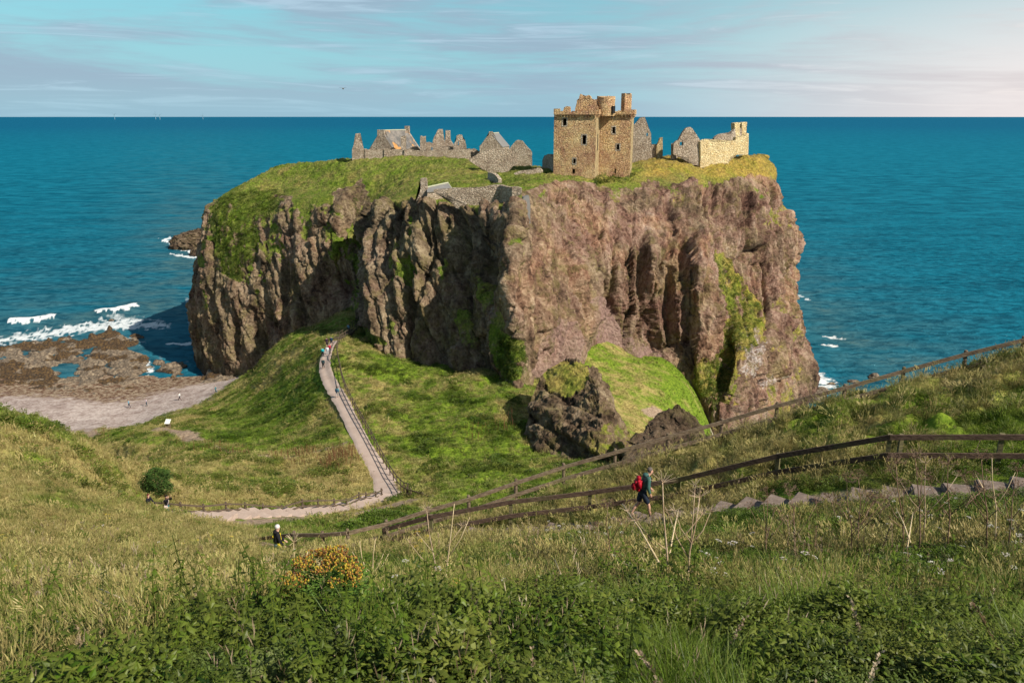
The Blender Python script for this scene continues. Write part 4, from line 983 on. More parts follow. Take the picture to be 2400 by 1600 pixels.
wall('wall', r_, m_cream, pw, [(1642,378),(1642,332),(1648,331),(1653,327),(1659,326),(1664,332),(1676,334),(1690,333),(1700,333),(1712,330),(1725,328),(1726,322),(1753,316),(1753,362),(1720,364),(1700,374),(1660,378)], 0.9, slits, frames=False, sink=1.4)
wall('chimney', r_, m_cream, Plane(1726, 196.2, 0.62), [(1723,332),(1722,291),(1722,288.5),(1736,287),(1736,290),(1734,292),(1733,330)], 1.1, jag=0.03)
wall('chimney', r_, m_cream, Plane(1740, 198.2, 0.62), [(1739,330),(1739,290),(1738,287.5),(1751,286),(1751,290),(1749,292),(1749,328)], 1.1, jag=0.03)
wall('link_wall', r_, m_grey, Plane(1733, 197.6, 0.62), [(1732,332),(1732,305),(1736,300),(1740,304),(1740,332)], 0.6)
wall('end_buttress', r_, m_cream, Plane(1750, 200, 0.9), [(1750,364),(1750,312),(1755,313),(1754,364)], 0.7, jag=0.03, sink=1.2)
wall('rear_gable', r_, m_grey, Plane(1675, 193, 0.35), [(1668,340),(1672,330),(1678,320),(1686,315),(1700,312.5),(1712,315),(1720,305),(1724,302),(1725,340)], 0.7)
# left group
r_ = ruin("curtain_wall", "long low grey rubble wall along the green mound, below the slate-roofed house", 950, 201)
wall('wall', r_, m_grey, Plane(950, 200.5, 0.02), [(825,376),(826,352),(852,349),(880,351),(905,350),(950,352),(990,352),(1030,352),(1070,350),(1093,351),(1102,348),(1104,378),(1000,374),(900,376)], 0.9, [], sink=1.5)
for i, x in enumerate((857, 902, 949)): wall('buttress', r_, m_grey, Plane(x, 200.1, 0.0), [(x-2,376),(x-2,349),(x+2,349),(x+2,376)], 0.6, jag=0.03, sink=1.5)
r_ = ruin("chimney_gable", "slender gable with a square chimney at the far left end of the ruins", 838, 200.6)
wall('gable', r_, m_grey, Plane(838, 200, 0.05), [(825,374),(825,350),(828,342),(832,333),(833,326),(833,313),(843.5,312.5),(844,330),(848,338),(851,348),(852,374)], 1.0, sink=1.5)
def house(name, label, pl, gable, dirv, length, roofm, zoff=0.0, chim=None, wallm=None, holes=()):
    """gable-ended house: gable outline facing the view, walls and roof running back along dirv"""
    wallm = wallm or m_grey; q = P(gable[0][0], 360, pl.a[1]); r_ = empty(name, (float(pl.a[0]), float(pl.a[1]), htop(*pl.a) or 49.0), label, "house")
    wall('gable', r_, wallm, pl, gable['pts'] if isinstance(gable, dict) else gable, 0.7, holes, jag=0.04, sink=1.4); return r_
r_ = empty("slate_roofed_house", (float(P(893, 350, 205)[0]), 205.0, 49.3), "roofed stone house with orange lichen on its slate roof, behind the long low wall", "house")
pl = Plane(893, 205, -0.25)
wall('gable', r_, m_grey, pl, [(865,358),(865,352),(884,319),(884,304),(900,305),(900,318),(921,352),(921,358)], 0.8, [(881,347,883,350)], jag=0.03, sink=2.5, frames=False)
def roofbox(parent, apex, eaveR, eaveL, run, m):
    apex, eaveR, eaveL, run = map(np.array, (apex, eaveR, eaveL, run))
    for nm, e in (('roof', eaveR), ('roof', eaveL)):
        d = e-apex; e2 = apex+d*1.03; nn = np.cross(run, d); nn = nn/np.linalg.norm(nn)*0.12*(1 if np.cross(run, d)[2] > 0 else -1)
        vs = [apex, e2, e2+run, apex+run]; vs = vs+[v_+nn for v_ in vs]
        mb = MB(); mb.add(vs, [(0,1,2,3),(4,7,6,5),(0,4,5,1),(1,5,6,2),(2,6,7,3),(3,7,4,0)]); child(nm, mb.mesh(), m, parent)
    mb = MB(); mb.tube([apex+np.array([0,0,.14]), apex+run+np.array([0,0,.14])], 0.14, 6); child('ridge', mb.mesh(), m_ridge, parent)
def pz(pl, px, py): s_, z = pl.hit(px, py); return np.array(pl.at(s_, z))
ap, eR, eL = pz(pl, 892, 307), pz(pl, 921, 351), pz(pl, 865, 352); run = np.array([5.4, 9.0, 0.0])
roofbox(r_, ap+[0, 0.1, 0], eR, eL, run, m_slate)
mb = MB(); vs = [eR, eR+run, eR+run-[0, 0, 5], eR-[0, 0, 5]]; mb.add(vs+[v_+np.array([-.5, .2, 0]) for v_ in vs], [(0,1,2,3),(7,6,5,4),(0,4,5,1),(1,5,6,2),(2,6,7,3),(3,7,4,0)]); child('side_wall', mb.mesh(), m_grey, r_)
vs = [eR+run, ap+run, eL+run, eL+run-[0,0,5], eR+run-[0,0,5]]; mb = MB(); mb.add(vs+[v_+np.array([.3, .5, 0]) for v_ in vs], [(0,1,2,3,4),(9,8,7,6,5),(0,5,6,1),(1,6,7,2),(2,7,8,3),(3,8,9,4),(4,9,5,0)]); child('rear_gable', mb.mesh(), m_grey, r_)
mb = MB(); q = ap+run; mb.box((q[0]+0.1, q[1], q[2]+0.3), (1.1, 0.9, 1.6), rz=-0.25); child('chimney', mb.mesh(), m_grey, r_)
r_ = ruin("chimney_stack", "square rubble chimney stack standing in front of the slate roof", 945, 202.5)
wall('stack', r_, m_grey, Plane(945, 202, 0), [(940,372),(940,330),(939,320),(950.5,318),(951,322),(950,372)], 1.0, jag=0.06, sink=1)
r_ = ruin("ruined_range", "jagged roofless walls and tall chimney between the slate-roofed and the small gabled house", 1035, 205)
wall('pillar', r_, m_grey, Plane(990, 203, 0), [(984,372),(984.5,322),(986,318),(990,320),(997,319),(998,372)], 1.2, sink=1)
wall('low_wall', r_, m_grey, Plane(1005, 205, 0.05), [(951,372),(952,350),(966,345),(978,344),(984,350),(998,334),(1006,333),(1013,336),(1020,345),(1062,344),(1066,372)], 0.8, [(1011,346,1014,354)], sink=1, frames=False)
wall('gable', r_, m_grey, Plane(1028, 207, 0.1), [(1013,365),(1014,333),(1017,322),(1022,313),(1025,306),(1029,302.5),(1038,303),(1039,319),(1042,328),(1044,340),(1045,365)], 0.8, sink=1)
wall('chimney', r_, m_grey, Plane(1052, 208, 0.0), [(1043,365),(1043,330),(1044.5,326),(1044,305.5),(1055,306),(1055.5,327),(1060,335),(1065,342),(1066,365)], 0.9, jag=0.05, sink=1)
wall('gable', r_, m_grey, Plane(1078, 204, 0.0), [(1064,372),(1064,336),(1069,330),(1070,318),(1075,315.5),(1082,316),(1085,327),(1090,329),(1093,351),(1094,372)], 0.9, [(1073,332,1075,341)], sink=1, frames=False)
wall('low_wall', r_, m_grey, Plane(1110, 204, 0.1), [(1092,372),(1093,353),(1104,350),(1112,348),(1119,352),(1126,356),(1126,372)], 0.8, sink=1)
r_ = empty("gabled_house", (float(P(1150, 350, 200)[0]), 200.0, 49.0), "small stone house with chimney and dark slate roof, behind the curved retaining wall", "house")
pl = Plane(1150, 200, -0.1)
wall('gable', r_, m_grey, pl, [(1124,362),(1124,344),(1138,324),(1146,317),(1146,308.5),(1154,308.5),(1154,319),(1177,345),(1177,362)], 0.7, jag=0.03, sink=2)
ap, eR, eL = pz(pl, 1151, 314), pz(pl, 1177, 345), pz(pl, 1124, 344); run = np.array([1.7, 7.0, 0.0]); roofbox(r_, ap, eR, eL, run, m_slate2)
vs = [eR, eR+run, eR+run-[0, 0, 4], eR-[0, 0, 4]]; mb = MB(); mb.add(vs+[v_+np.array([-.5, .2, 0]) for v_ in vs], [(0,1,2,3),(7,6,5,4),(0,4,5,1),(1,5,6,2),(2,6,7,3),(3,7,4,0)]); child('side_wall', mb.mesh(), m_grey, r_)
r_ = ruin("gable_ruin", "free-standing jagged grey gable sloping down to the right, left of the keep", 1222, 193)
wall('gable', r_, m_grey, Plane(1222, 193, -0.1), [(1190,378),(1192,352),(1196,346),(1203,337),(1209,330),(1214,328),(1219,331),(1224,330),(1230,338),(1238,347),(1246,356),(1247,380),(1220,382)], 0.9, sink=2)
r_ = ruin("retaining_wall", "broad bulging rubble retaining wall on the mound with bare red rock at its foot", 1170, 184, "wall", 400)
wall('wall', r_, m_grey, Plane(1170, 173, 0.02), [(1098,377),(1110,368),(1125,358),(1140,353),(1156,350),(1180,349),(1197,350),(1210,358),(1219,368),(1208,385),(1189,403),(1160,406),(1142,403),(1120,390)], 1.6, jag=0.12)
r_ = ruin("dry_stone_wall", "short pale rubble wall at the left foot of the keep", 1240, 175, "wall", 410)
wall('wall', r_, m_grey, Plane(1240, 167, 0.06), [(1204,407),(1215,402),(1227,400),(1240,399),(1253,398),(1260,394),(1268,394),(1273,399),(1272,410),(1258,416),(1247,428),(1226,424)], 0.8, jag=0.08, sink=0.8)
r_ = ruin("shaded_wall", "dark shaded wall stub filling the gap left of the keep", 1285, 178, "wall", 400)
wall('wall', r_, m_grey, Plane(1272, 180, -1.25), [(1271,415),(1271,375),(1276,364),(1284,361),(1297,366),(1297,415)], 1.0, jag=0.15, sink=1)
r_ = ruin("shaded_wall", "dark leaning wall stub above the gatehouse curtain wall", 1155, 158, "wall", 420)
wall('wall', r_, m_grey, Plane(1144, 160, -1.2), [(1142,436),(1143,404),(1150,405),(1156,407),(1164,414),(1168,420),(1168,436)], 0.7, jag=0.08, sink=0.6)
# gatehouse group above the dark buttress
r_ = ruin("gatehouse_wall", "pale curtain wall with a recessed shaded side, at the top edge of the dark cliff", 1120, 138, "wall", 455)
wall('wall', r_, m_grey, Plane(1120, 134, -0.03), [(1041,454),(1016,452),(1016,445),(1040,443),(1065,441),(1090,441),(1111,440),(1134,438),(1150,435),(1171,433),(1172,471),(1120,469),(1076,468)], 0.9, jag=0.06, sink=1.6)
wall('side_wall', r_, m_grey, Plane(1171, 133.6, -0.95), [(1171,472),(1171,433),(1180,436),(1200,440),(1200,478),(1185,474)], 0.7, jag=0.05, sink=1.6)
wall('end_wall', r_, m_cream if False else m_grey, Plane(1200, 130.5, -0.1), [(1200,484),(1200,438),(1212,438),(1222,441),(1222,452),(1217,462),(1212,478),(1210,484)], 0.9, jag=0.06, sink=1.6)
r_ = ruin("guard_cottage", "little cottage with a stub chimney and grey slate roof, beside the gatehouse wall", 1010, 146, "house", 450)
pl = Plane(990, 140, 0.5)
wall('wall', r_, m_grey, Plane(985, 140, 0.0), [(970,463),(975,455),(984,450),(986,440),(985.5,419),(987,418),(999,418),(1001,440),(1003,447),(1001,463)], 1.2, jag=0.05, sink=1.2)
A1 = P(999, 440, 141); A2 = P(1050, 429, 147); B2 = P(1060, 443, 144.5); B1 = P(1001, 449, 138.5)
mb = MB(); vs = [A1, A2, B2, B1]; mb.add(vs+[v_-np.array([0, 0, 0.18]) for v_ in vs], [(0,1,2,3),(7,6,5,4),(0,4,5,1),(1,5,6,2),(2,6,7,3),(3,7,4,0)]); child('roof', mb.mesh(), m_slate2, r_)
C1 = P(999, 440, 141)+np.array([-.3, 3, -2.2]); C2 = A2+np.array([-.3, 3, -2.2])
mb = MB(); vs = [A1, A2, C2, C1]; mb.add(vs+[v_-np.array([0, 0, 0.18]) for v_ in vs], [(0,1,2,3),(7,6,5,4),(0,4,5,1),(1,5,6,2),(2,6,7,3),(3,7,4,0)]); child('roof', mb.mesh(), m_slate2, r_)
mb = MB(); mb.tube([A1+[0,0,.06], A2+[0,0,.06]], 0.13, 6); mb.tube([A2, B2], 0.10, 6); child('ridge', mb.mesh(), m_ridge, r_)
mb = MB(); vs = [B1-[0,-.3,.1], B2-[0,-.3,.1], B2-[0,-.3,2.6], B1-[0,-.3,2.6]]; mb.add(vs+[v_+np.array([0, .6, 0]) for v_ in vs], [(0,1,2,3),(7,6,5,4),(0,4,5,1),(1,5,6,2),(2,6,7,3),(3,7,4,0)]); child('side_wall', mb.mesh(), m_grey, r_)
r_ = ruin("rock_patch", "grey masonry facing patch on the cliff edge right of the gatehouse wall", 1232, 140, "wall", 480)
wall('wall', r_, m_slate2, Plane(1232, 128, 0.3), [(1222,470),(1228,462),(1240,458),(1243,480),(1243,524),(1239,524),(1234,500),(1226,490)], 1.0, jag=0.05)
# ------------------------------------------------------------------ wood, fences, steps
def wood(name, a, b_, green=0.3):
    m, t, b = mat(name); p = pos(t)
    n = t.noise(t.scl(p, 6, 6, 20), 1, 5, 0.65)
    c0 = t.mix(t.smooth(n, 0.35, 0.65), a, b_)
    c0 = t.mix(t.math('MULTIPLY', t.smooth(t.noise(p, 1.1, 4), 0.52, 0.65), green), c0, (0.12, 0.14, 0.04))
    t.set(b.inputs['Base Color'], c0); b.inputs['Roughness'].default_value = 0.9; b.inputs['Specular IOR Level'].default_value = 0.2
    t.set(b.inputs['Normal'], t.bump(n, 0.5, 0.02)); return m
m_wood = wood("weathered brown timber", (0.065, 0.040, 0.030), (0.145, 0.095, 0.07))
m_wood2 = wood("bleached timber", (0.10, 0.068, 0.045), (0.22, 0.165, 0.115), 0.2)
m_wood3 = wood("dark round timber", (0.07, 0.05, 0.035), (0.15, 0.11, 0.08), 0.3)
m_green = wood("mossy post", (0.10, 0.085, 0.05), (0.19, 0.17, 0.08), 0.7)
def fence(name, label, tops, hgt, rail_z, pw=0.1, rh=0.12, rt=0.045, m=m_wood, mp=None, side=-1, over=0.06, roundp=False, cat="fence", group=None, proud=0.03):
    """tops: (px, py, Y) of the fence top at each post"""
    T = [P(*q) for q in tops]; base = empty(name, (float(T[0][0]), float(T[0][1]), float(T[0][2]-hgt)), label, cat, group)
    mp = mp or m
    L = base.location
    for i, q in enumerate(T):
        zg = min(q[2]-hgt, float(Hn(np.array([q[0]]), np.array([q[1]]))[0]))-0.35
        a = T[max(i-1, 0)]; b_ = T[min(i+1, len(T)-1)]; rz = math.atan2(b_[1]-a[1], b_[0]-a[0])
        mb = MB(); tl = random.uniform(-0.02, 0.02)
        if roundp: mb.tube([(q[0]-L.x, q[1]-L.y, zg-L.z), (q[0]-L.x+tl, q[1]-L.y, q[2]+over-L.z-0.03), (q[0]-L.x+tl, q[1]-L.y, q[2]+over-L.z)], [pw/2, pw/2, pw/3], 8)
        else: mb.box((q[0]-L.x, q[1]-L.y, (q[2]+over+zg)/2-L.z), (pw, pw, q[2]+over-zg), rz=rz)
        link('post', mb.mesh(), mp, base)
    off = side*(pw/2+rt/2-0.004)
    for a, b_ in zip(T[:-1], T[1:]):
        d = (b_-a)[:2]; d = d/np.linalg.norm(d); nn = np.array([d[1], -d[0], 0])*(-off)
        for z in rail_z:
            mb = MB(); za = np.array([0, 0, -hgt+z-0.0])
            mb.bar(Vector(a+nn+za)-L, Vector(b_+nn+za)-L, rt, rh); link('rail', mb.mesh(), m, base)
    return base
FAR = [(600,1258,30.5),(690,1247,28.4),(755,1247,27.8),(815,1242,27.5),(905,1221,28.2),(1003,1190,28.6),(1099,1163,29),(1209,1125,29.5),(1322,1088,30),(1442,1054,30),(1567,1018,30),(1693,983,30),(1822,945,29.6),(1980,903,29.2),(2120,863,29),(2265,824,28.5),(2400,791,28),(2560,755,27.6),(2720,715,27)]
fence("timber_fence", "long upper two-rail timber fence running down the slope, nearest the sea", FAR, 1.0, [0.93, 0.40], 0.14, 0.14, 0.07, m_wood2, m_wood2, roundp=True)
NEAR = [(900,1236,27.8),(1010,1205,27),(1197,1170,26.5),(1383,1148,26),(1592,1118,25),(1825,1062,23.3),(2087,1017,21.5),(2350,1016,20.5),(2620,1016,19.6)]
fence("timber_fence", "near two-rail timber fence of square posts beside the stone steps and the hiker", NEAR, 1.05, [0.98, 0.42], 0.12, 0.155, 0.05, m_wood, m_green, over=0.0)
q = P(2114, 1017, 21.4)
MEADOW = [(297,1166,50.5),(345,1172,49.7),(384,1174,49.4),(422,1178,49.6),(476,1182,50.5),(529,1177,52.5),(574,1178,54.5),(616,1181,55.5),(660,1184,56.5),(708,1170,58.5),(745,1169,59.5),(783,1169,61),(812,1168,62),(841,1154,64),(857,1154,65),(880,1152,66),(894,1145,67.3)]
fence("timber_fence", "winding low timber fence along the zigzag steps at the meadow edge", MEADOW, 0.95, [0.85, 0.40], 0.16, 0.11, 0.06, m_wood3, m_wood3, roundp=True)
fence("timber_fence", "short three-post timber fence ending in the grass right of the foot of the path", [(953,1141,66),(962,1144,65.8),(990,1153,65),(1014,1161,64),(1043,1173,63)], 0.95, [0.85, 0.40], 0.16, 0.10, 0.06, m_wood3, m_wood3, roundp=True)
def line_fence(name, label, pts, step, hgt, rails, pw, rr_, m, cat="railing"):
    L = smooth_line([P(*q) for q in pts], 0.25); s = np.concatenate([[0], np.cumsum(np.linalg.norm(np.diff(L, axis=0), axis=1))])
    n = int(s[-1]/step); k = np.linspace(0, s[-1], n+1); X = np.interp(k, s, L[:, 0]); Y = np.interp(k, s, L[:, 1]); Z = Hn(X, Y)
    base = empty(name, (float(X[0]), float(Y[0]), float(Z[0])), label, cat); O = base.location
    for i in range(n+1):
        mb = MB(); mb.box((X[i]-O.x, Y[i]-O.y, Z[i]+hgt/2-0.15-O.z), (pw, pw, hgt+0.3)); link('post', mb.mesh(), m, base)
    for z in rails:
        mb = MB(); mb.tube([(X[i]-O.x, Y[i]-O.y, Z[i]+z-O.z) for i in range(n+1)], rr_, 5); link('rail', mb.mesh(), m, base)
    return base
line_fence("path_railing", "dark post and rail railing following the right edge of the gravel path", [(957,1168,66),(928,1125,71.5),(897,1073,78),(868,1022,85),(843,980,91.5),(822,940,97.5),(806,905,103.5),(798,872,109.5),(791,840,116),(790,815,121),(797,798,126),(812,782,131.5),(836,765,138)], 1.75, 1.2, [0.62, 1.17], 0.10, 0.05, m_wood3)
line_fence("handrail", "short timber handrail on the left of the steps at the top of the path", [(783,795,128.5),(800,780,133),(825,762,140),(850,745,147)], 1.6, 1.1, [0.6, 1.05], 0.08, 0.04, m_wood3)
m_stair, t, b = mat("worn concrete step"); p = pos(t)
t.set(b.inputs['Base Color'], t.ramp(t.noise(p, 4, 6, 0.7), [(0.3, (0.09, 0.065, 0.05)), (0.5, (0.17, 0.125, 0.10)), (0.7, (0.26, 0.20, 0.165))])); b.inputs['Roughness'].default_value = 0.95
t.set(b.inputs['Normal'], t.bump(t.noise(p, 12, 5, 0.7), 0.6, 0.04))
def stairs(name, label, pts, step, wd, rise, m, jit=0.05, cat="steps", thick=0.5):
    L = smooth_line(pts, 0.1); s = np.concatenate([[0], np.cumsum(np.linalg.norm(np.diff(L, axis=0), axis=1))])
    n = int(s[-1]/step); base = None; rs = random.Random(9)
    for i in range(n):
        k0, k1 = s[-1]*i/n, s[-1]*(i+1)/n; km = (k0+k1)/2
        a = np.array([np.interp(k0, s, L[:, 0]), np.interp(k0, s, L[:, 1])]); b_ = np.array([np.interp(k1, s, L[:, 0]), np.interp(k1, s, L[:, 1])])
        c_ = (a+b_)/2; z = float(Hs(c_[0], c_[1]))+rise; d = b_-a; ln = np.linalg.norm(d)
        if base is None: base = empty(name, (float(c_[0]), float(c_[1]), z), label, cat)
        mb = MB(); w_ = wd*rs.uniform(0.7, 1.25); z += rs.uniform(-jit, jit)*0.6
        mb.box((c_[0]-base.location.x, c_[1]-base.location.y, z-thick/2-base.location.z), (ln*rs.uniform(0.93, 1.03), w_, thick+0.001*i), rz=math.atan2(d[1], d[0])+rs.uniform(-0.06, 0.06))
        me = mb.mesh(); bm = bmesh.new(); bm.from_mesh(me); bmesh.ops.bevel(bm, geom=list(bm.edges), offset=0.03, segments=2, affect='EDGES')
        bmesh.ops.subdivide_edges(bm, edges=[e for e in bm.edges if e.calc_length() > 0.2], cuts=3, use_grid_fill=True)
        for v_ in bm.verts: v_.co += Vector((rs.uniform(-.012, .012), rs.uniform(-.012, .012), rs.uniform(-.014, .014)))
        bm.to_mesh(me); bm.free(); link('step', me, m, base)
    return base
stairs("stone_steps", "flight of worn pinkish stone steps climbing to the right past the hiker", STAIR[:-2][::-1], 0.74, 0.85, 0.06, m_stair, 0.07)
stairs("gravel_steps", "flight of pale gravel steps zigzagging up from the foot of the path", STEPS_FAR[:-1], 0.98, 2.2, 0.13, m_path, 0.02, thick=0.45)
stairs("timber_steps", "dark steps climbing into the shaded gully at the top of the path", [P(790,790,129.5), P(808,775,134), P(830,760,140), P(846,748,146)], 0.6, 1.3, 0.2, m_wood3, 0.02)
# trail sign
q = P(395, 1003, 112); z = float(Hn(np.array([q[0]]), np.array([q[1]]))[0])
sg = empty("information_board", (float(q[0]), float(q[1]), z), "pale tilted information board on a short post by the side path", "sign")
m_board, t, b = mat("pale board"); t.set(b.inputs['Base Color'], t.mix(t.smooth(t.noise(objc(t), 6, 3), 0.58, 0.62, 0, 0.5), (0.78, 0.78, 0.72), (0.35, 0.38, 0.34)))
mb = MB(); mb.box((0, 0, 0.35), (0.62, 0.30, 0.75)); link('pedestal', mb.mesh(), m_wood2, sg)
mb = MB(); mb.bar((0, -0.42, 0.72), (0.03, 0.28, 1.22), 0.78, 0.05); link('panel', mb.mesh(), m_board, sg)

# wind turbines far out at sea and a gull
m_hazed, t, b = mat("hazed white paint"); b.inputs['Base Color'].default_value = (0.21, 0.34, 0.41, 1)  # toned towards the sky: faintness of distance painted into the colour
for i, (px, Y, hh, lab) in enumerate([(374, 14000, 78, "brightest of the faint white wind turbines on the far left horizon"), (364, 15000, 100, "faint wind turbine just left of the brightest one on the horizon"), (268, 14500, 88, "leftmost faint wind turbine on the horizon"), (475, 16000, 75, "rightmost faint wind turbine on the horizon")]):
    x = (px-1200)/FPX*Y/ (CP+528/FPX*SP)
    e = empty("wind_turbine", (x, Y, 0), lab, "wind turbine", "wind turbines on the horizon")
    mb = MB(); mb.tube([(0, 0, 0), (0, 0, hh)], [4.5, 3], 8); link('tower', mb.mesh(), m_hazed, e)
    mb = MB(); mb.box((0, 0, hh), (6, 14, 6)); link('nacelle', mb.mesh(), m_hazed, e)
    for k in range(3):
        a = 0.4+i+k*2*math.pi/3; mb = MB(); mb.tube([(0, -8, hh), (math.cos(a)*18, -8, hh+math.sin(a)*18), (math.cos(a)*52, -8, hh+math.sin(a)*52)], [2, 2.4, 0.6], 5); link('blade', mb.mesh(), m_hazed, e)
q = P(804, 208, 95); g_ = empty("gull", tuple(map(float, q)), "tiny dark seabird gliding in the sky above the ruins", "bird")
mb = MB(); mb.ell((0, 0, 0), (0.09, 0.24, 0.08), 8, 6); body = mb.build('body', m_wood3, g_, True)
for s_ in (-1, 1):
    mb = MB(); mb.add([(0, .08, .02), (0, -.06, .02), (s_*.3, -.04, .12), (s_*.3, .1, .12), (s_*.5, .0, .06), (s_*.3, .03, .135), (0, .02, .05)], [(0,1,2,3),(3,2,4),(0,3,5,6),(6,5,2,1),(5,3,4),(5,4,2)]); mb.build('wing', m_wood3, g_)
# ------------------------------------------------------------------ vegetation
def leafmat(name, lo, hi, dlo, dhi, trans=0.2, sat=0.12):
    """green to straw by the instancer's tone"""
    m = bpy.data.materials.new(name); m.use_nodes = True; t = NT(m.node_tree); t.n.clear()
    r_ = t.n.new('ShaderNodeObjectInfo').outputs['Random']; tone = t.attr('tone', 'INSTANCER')
    g = t.mix(r_, lo, hi); y = t.mix(r_, dlo, dhi); c0 = t.mix(tone, g, y)
    v = t.noise(pos(t), 1.3, 2); c0 = t.mix(t.smooth(v, 0.3, 0.7, 0, 0.35), c0, t.mix(0.5, c0, (0.25, 0.26, 0.06)))
    d = t.new('ShaderNodeBsdfDiffuse', i_Color=c0); tr = t.new('ShaderNodeBsdfTranslucent', i_Color=c0); gl = t.new('ShaderNodeBsdfGlossy', i_Color=(1, 1, 1)); gl.inputs['Roughness'].default_value = 0.45
    mx = t.new('ShaderNodeMixShader', i_0=trans); t.l.new(d.outputs[0], mx.inputs[1]); t.l.new(tr.outputs[0], mx.inputs[2])
    m2 = t.new('ShaderNodeMixShader', i_0=0.015); t.l.new(mx.outputs[0], m2.inputs[1]); t.l.new(gl.outputs[0], m2.inputs[2])
    t.l.new(m2.outputs[0], t.new('ShaderNodeOutputMaterial').inputs[0]); return m
m_grass = leafmat("grass blades", (0.022, 0.056, 0.004), (0.150, 0.235, 0.018), (0.30, 0.225, 0.09), (0.56, 0.45, 0.20))
m_leaf = leafmat("weed leaves", (0.006, 0.024, 0.002), (0.085, 0.155, 0.010), (0.10, 0.12, 0.02), (0.22, 0.22, 0.045))
m_leafp = leafmat("pale weed leaves", (0.04, 0.08, 0.012), (0.09, 0.15, 0.022), (0.14, 0.15, 0.06), (0.2, 0.2, 0.09))
m_dead = leafmat("dead stems", (0.10, 0.055, 0.035), (0.24, 0.15, 0.10), (0.32, 0.23, 0.15), (0.52, 0.42, 0.30), 0.1)
m_dock = leafmat("rust brown seed stalks", (0.11, 0.035, 0.018), (0.22, 0.08, 0.045), (0.18, 0.07, 0.04), (0.3, 0.14, 0.08), 0.1)
m_petal = leafmat("white florets", (0.62, 0.60, 0.56), (0.78, 0.76, 0.74), (0.62, 0.5, 0.48), (0.7, 0.62, 0.6), 0.2)
m_yellow = leafmat("yellow florets", (0.62, 0.40, 0.03), (0.75, 0.55, 0.05), (0.6, 0.4, 0.05), (0.7, 0.5, 0.1), 0.2)
m_fluff = leafmat("seed fluff", (0.33, 0.24, 0.19), (0.50, 0.40, 0.33), (0.3, 0.2, 0.15), (0.5, 0.4, 0.3), 0.2)
def blade(mb, x, y, a, lean, h, w_, seg=3, z0=0.0):
    dx, dy = math.cos(a), math.sin(a); nx, ny = -dy, dx; vs = []; fs = []
    for k in range(seg+1):
        s = k/seg; r_ = lean*h*s*s; z = z0+h*(s-0.35*lean*s*s); hw = w_*0.5*(1-s**1.6)
        if k < seg: vs += [(x+dx*r_-nx*hw, y+dy*r_-ny*hw, z), (x+dx*r_+nx*hw, y+dy*r_+ny*hw, z)]
        else: vs.append((x+dx*r_, y+dy*r_, z))
    for k in range(seg-1): fs.append((2*k, 2*k+1, 2*k+3, 2*k+2))
    fs.append((2*seg-2, 2*seg-1, 2*seg)); mb.add(vs, fs)
def leaf(mb, c_, d, up, L, w_):
    c_, d, up = Vector(c_), Vector(d).normalized(), Vector(up); s = d.cross(up).normalized()*w_/2; n = s.cross(d).normalized()
    mb.add([c_, c_+d*L*0.45+s-n*L*0.06, c_+d*L*0.5+n*0.0, c_+d*L*0.45-s-n*L*0.06, c_+d*L-n*L*0.12], [(0,1,2),(0,2,3),(1,4,2),(2,4,3)])
def tuft(n, h, spread, w_, lean=0.6, seg=3, rs=random):
    mb = MB()
    for _ in range(n):
        a = rs.uniform(0, 6.283); r_ = spread*math.sqrt(rs.random())
        blade(mb, r_*math.cos(a), r_*math.sin(a), a+rs.gauss(0, 0.9), abs(rs.gauss(lean, 0.3)), h*rs.uniform(0.55, 1.1), w_*rs.uniform(0.7, 1.2), seg, -0.05)
    return mb
def drytuft(n, h, spread, w_, rs=random):
    mb = tuft(int(n*0.6), h*0.6, spread, w_, 0.7, 2, rs)
    for _ in range(n):
        a = rs.uniform(0, 6.283); r_ = spread*math.sqrt(rs.random()); x, y = r_*math.cos(a), r_*math.sin(a); l = rs.uniform(0.05, 0.4); hh = h*rs.uniform(0.7, 1.15)
        blade(mb, x, y, a, l, hh, w_*0.6, 3, -0.05)
        tx, ty, tz = x+math.cos(a)*l*hh, y+math.sin(a)*l*hh, hh*(1-0.35*l)-0.05
        for _k in range(3): leaf(mb, (tx*(1-.06*_k), ty*(1-.06*_k), tz-0.05*hh*_k-hh*0.1), (math.cos(a+_k*2)*0.3, math.sin(a+_k*2)*0.3, 1), (1, 0, 0.2), hh*0.13, w_*1.5)
    return mb
def weed(n, h, spread, L, w_, rs=random):
    """low leafy clump"""
    mb = MB()
    for _ in range(n):
        a = rs.uniform(0, 6.283); r_ = spread*math.sqrt(rs.random()); z = h*(1-(r_/spread)**2*0.7)*rs.uniform(0.35, 1.0)
        leaf(mb, (r_*math.cos(a), r_*math.sin(a), z), (math.cos(a+rs.gauss(0, .8)), math.sin(a+rs.gauss(0, .8)), rs.uniform(-0.2, 0.8)), (rs.gauss(0, .3), rs.gauss(0, .3), 1), L*rs.uniform(0.6, 1.3), w_*rs.uniform(0.7, 1.2))
    return mb
